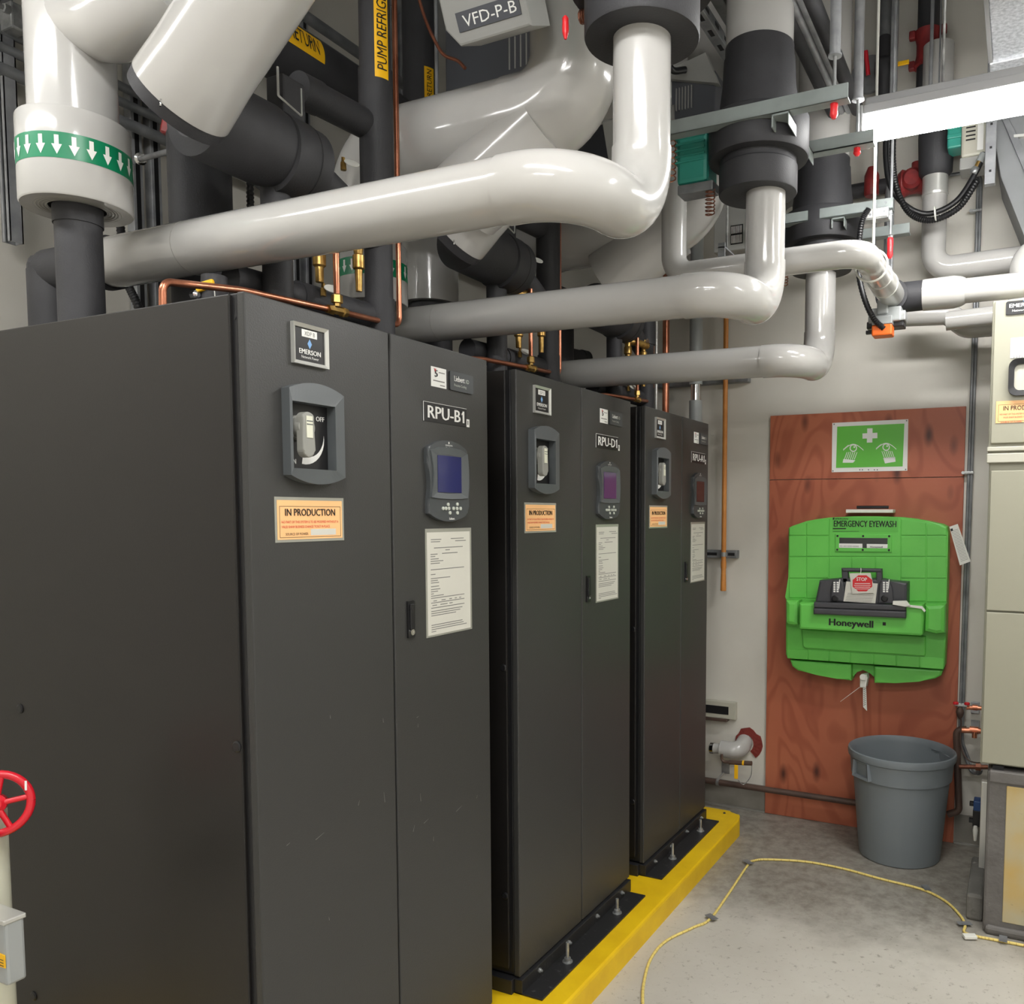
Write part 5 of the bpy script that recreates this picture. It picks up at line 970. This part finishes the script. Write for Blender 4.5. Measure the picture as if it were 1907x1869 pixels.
tag(MB('copperd').tube(smooth_path([at(770, -40, y=.9), at(790, 30, y=.9), at(812, 80, y=.9), at(828, 103, y=.9), at(852, 113, y=.9), at(866, 127, y=.9)]), .0052, 10).build('bent_tube'), 'thin bent copper tube with a free end below the grey drive box', 'tube')
for k, (u, v) in enumerate(((600, 52), (560, 62))):
    q = at(u, v, x=-1.2+.1*k); tag(MB('galvd').tube([V((q.x, -.5, q.z)), V((q.x, 3.2, q.z))], .022, 14).build('overhead_conduit'), ('upper', 'lower')[k]+' grey conduit overhead between the strainer jacket and the standpipe', 'conduit', 'overhead grey conduits')
q = at(660, 45, y=2.2); tag(MB('galv').tube([at(652, 55, y=2.2), at(680, -10, y=2.2)], .012, 8).build('brace_rod'), 'slanted galvanised brace seen between the overhead conduits and the standpipe', 'brace')
# ---------------------------------------------------------------- lower left foreground
a = at(0, 1497, y=-.25)
t = thing('hand_wheel', 'red valve hand wheel cut by the left edge of the photo', 'valve', a-Z*.1); ax = V((.75, -.6, .15)).normalized(); n_ = V((.62, .78, 0)).normalized(); b2 = ax.cross(n_).normalized(); o = at(-8, 1497, y=-.25)
ring = [o+n_*.062*math.cos(q)+b2*.062*math.sin(q) for q in [2*math.pi*k/40 for k in range(41)]]
MB('redm').tube(ring, .0085, 14, cap=False).build('rim', t); MB('redm').lathe(o-ax*.01, ax, [(-.02, .01), (-.005, .02), (.012, .02), (.02, .012)], 20).build('hub', t)
for k in range(5): q = math.radians(72*k+8); MB('redm').tube([o, o+n_*.058*math.cos(q)+b2*.058*math.sin(q)], .006, 10).build('spoke', t)
MB('white').obox(o+n_*.062*math.cos(-.5)+b2*.062*math.sin(.55)+ax*.0088, n_, b2, ax, .004, .02, .0006).build('white_mark', t)
x_ = at(0, 1700, y=-.24).x-.022
t = thing('standing_pipe', 'off white pipe rising at the lower left edge below the red wheel', 'pipe', (x_, -.24, 0)); MB('cream').cyl((x_, -.24, 0), (x_, -.24, 1.06), .032, 24).build('pipe', t)
p0, p1 = at(0, 1536, y=-.265), at(5, 1598, y=-.265); MB('redm').box((x_-.03, -.285, p1.z), (p0.x+.006, -.275, p0.z), .002).build('red_tag', t)
t = thing('flow_switch', 'grey flow switch box with a yellow label at the lower left edge', 'electrical box', at(10, 1830, y=-.26))
p0, p1 = at(14, 1838, y=-.31), at(14, 1720, y=-.31); MB('pvcgrey').box((p0.x-.2, -.31, p0.z), (p0.x, -.2725, p1.z), .006).build('case', t); MB('alu').box((p0.x-.2, -.313, p1.z-.006), (p0.x+.002, -.27, p1.z+.004), .002).build('lid', t)
q0, q1 = at(9, 1803, y=-.312), at(0, 1776, y=-.312); m_ = MB('ylabel').box((q0.x-.06, -.312, q0.z), (q0.x, -.31, q1.z)); m_.m('ink')
for k in range(3): m_.box((q0.x-.05, -.3125, q0.z+.003+.006*k), (q0.x-.004, -.3115, q0.z+.0042+.006*k))
m_.build('yellow_label', t)
# ---------------------------------------------------------------- yellow cord on the floor
fp = lambda u, v, z=.006: at(u, v, z=z)
cp = [(1200, 1960), (1197, 1869), (1199, 1830), (1212, 1785), (1240, 1752), (1290, 1727), (1322, 1711), (1358, 1662), (1393, 1610), (1405, 1602), (1430, 1600), (1500, 1604), (1570, 1617), (1640, 1636), (1715, 1655), (1760, 1677), (1788, 1704), (1797, 1722), (1795, 1733), (1800, 1738), (1818, 1743), (1850, 1749), (1907, 1760), (2000, 1778)]
t = thing('extension_cord', 'yellow braided cord taped along the grey floor', 'cord', fp(1400, 1610, 0))
pth = smooth_path([fp(*q) for q in cp], 10); MB('cord').tube(pth, .0055, 10).build('cord', t)
m_ = MB('brass')
for k in range(0, len(pth)-1):
    d_ = (pth[k+1]-pth[k]).normalized()
    if k % 2 == 0: m_.lathe(pth[k], d_+Z*.35, [(-.0012, .0058), (.0012, .0058)], 8)
m_.build('braid_marks', t)['kind'] = 'stuff'
for k, (u, v, an) in enumerate(((1325, 1712, 1.0), (1393, 1609, .9), (1725, 1657, .4), (1796, 1724, 2.0), (1868, 1753, 0))):
    p = fp(u, v, .0); tag(MB('galvd').obox(p+Z*.0125, V((math.cos(an), math.sin(an), 0)), V((-math.sin(an), math.cos(an), 0)), Z, .03, .055, .001).build('tape_strip'), 'grey tape strip over the yellow cord, '+('near the curb bend', 'at the corner bend by the curb end', 'in front of the trash can', 'beside the pier foot', 'at the right edge of the photo')[k], 'tape', 'tape strips on the cord')
p = fp(1806, 1743, .012); tag(MB('tagw').obox(p, V((.9, .4, 0)), V((-.4, .9, 0)), Z, .05, .03, .012, .002).build('cord_clip'), 'small white clip block on the yellow cord by the pier foot', 'clip')
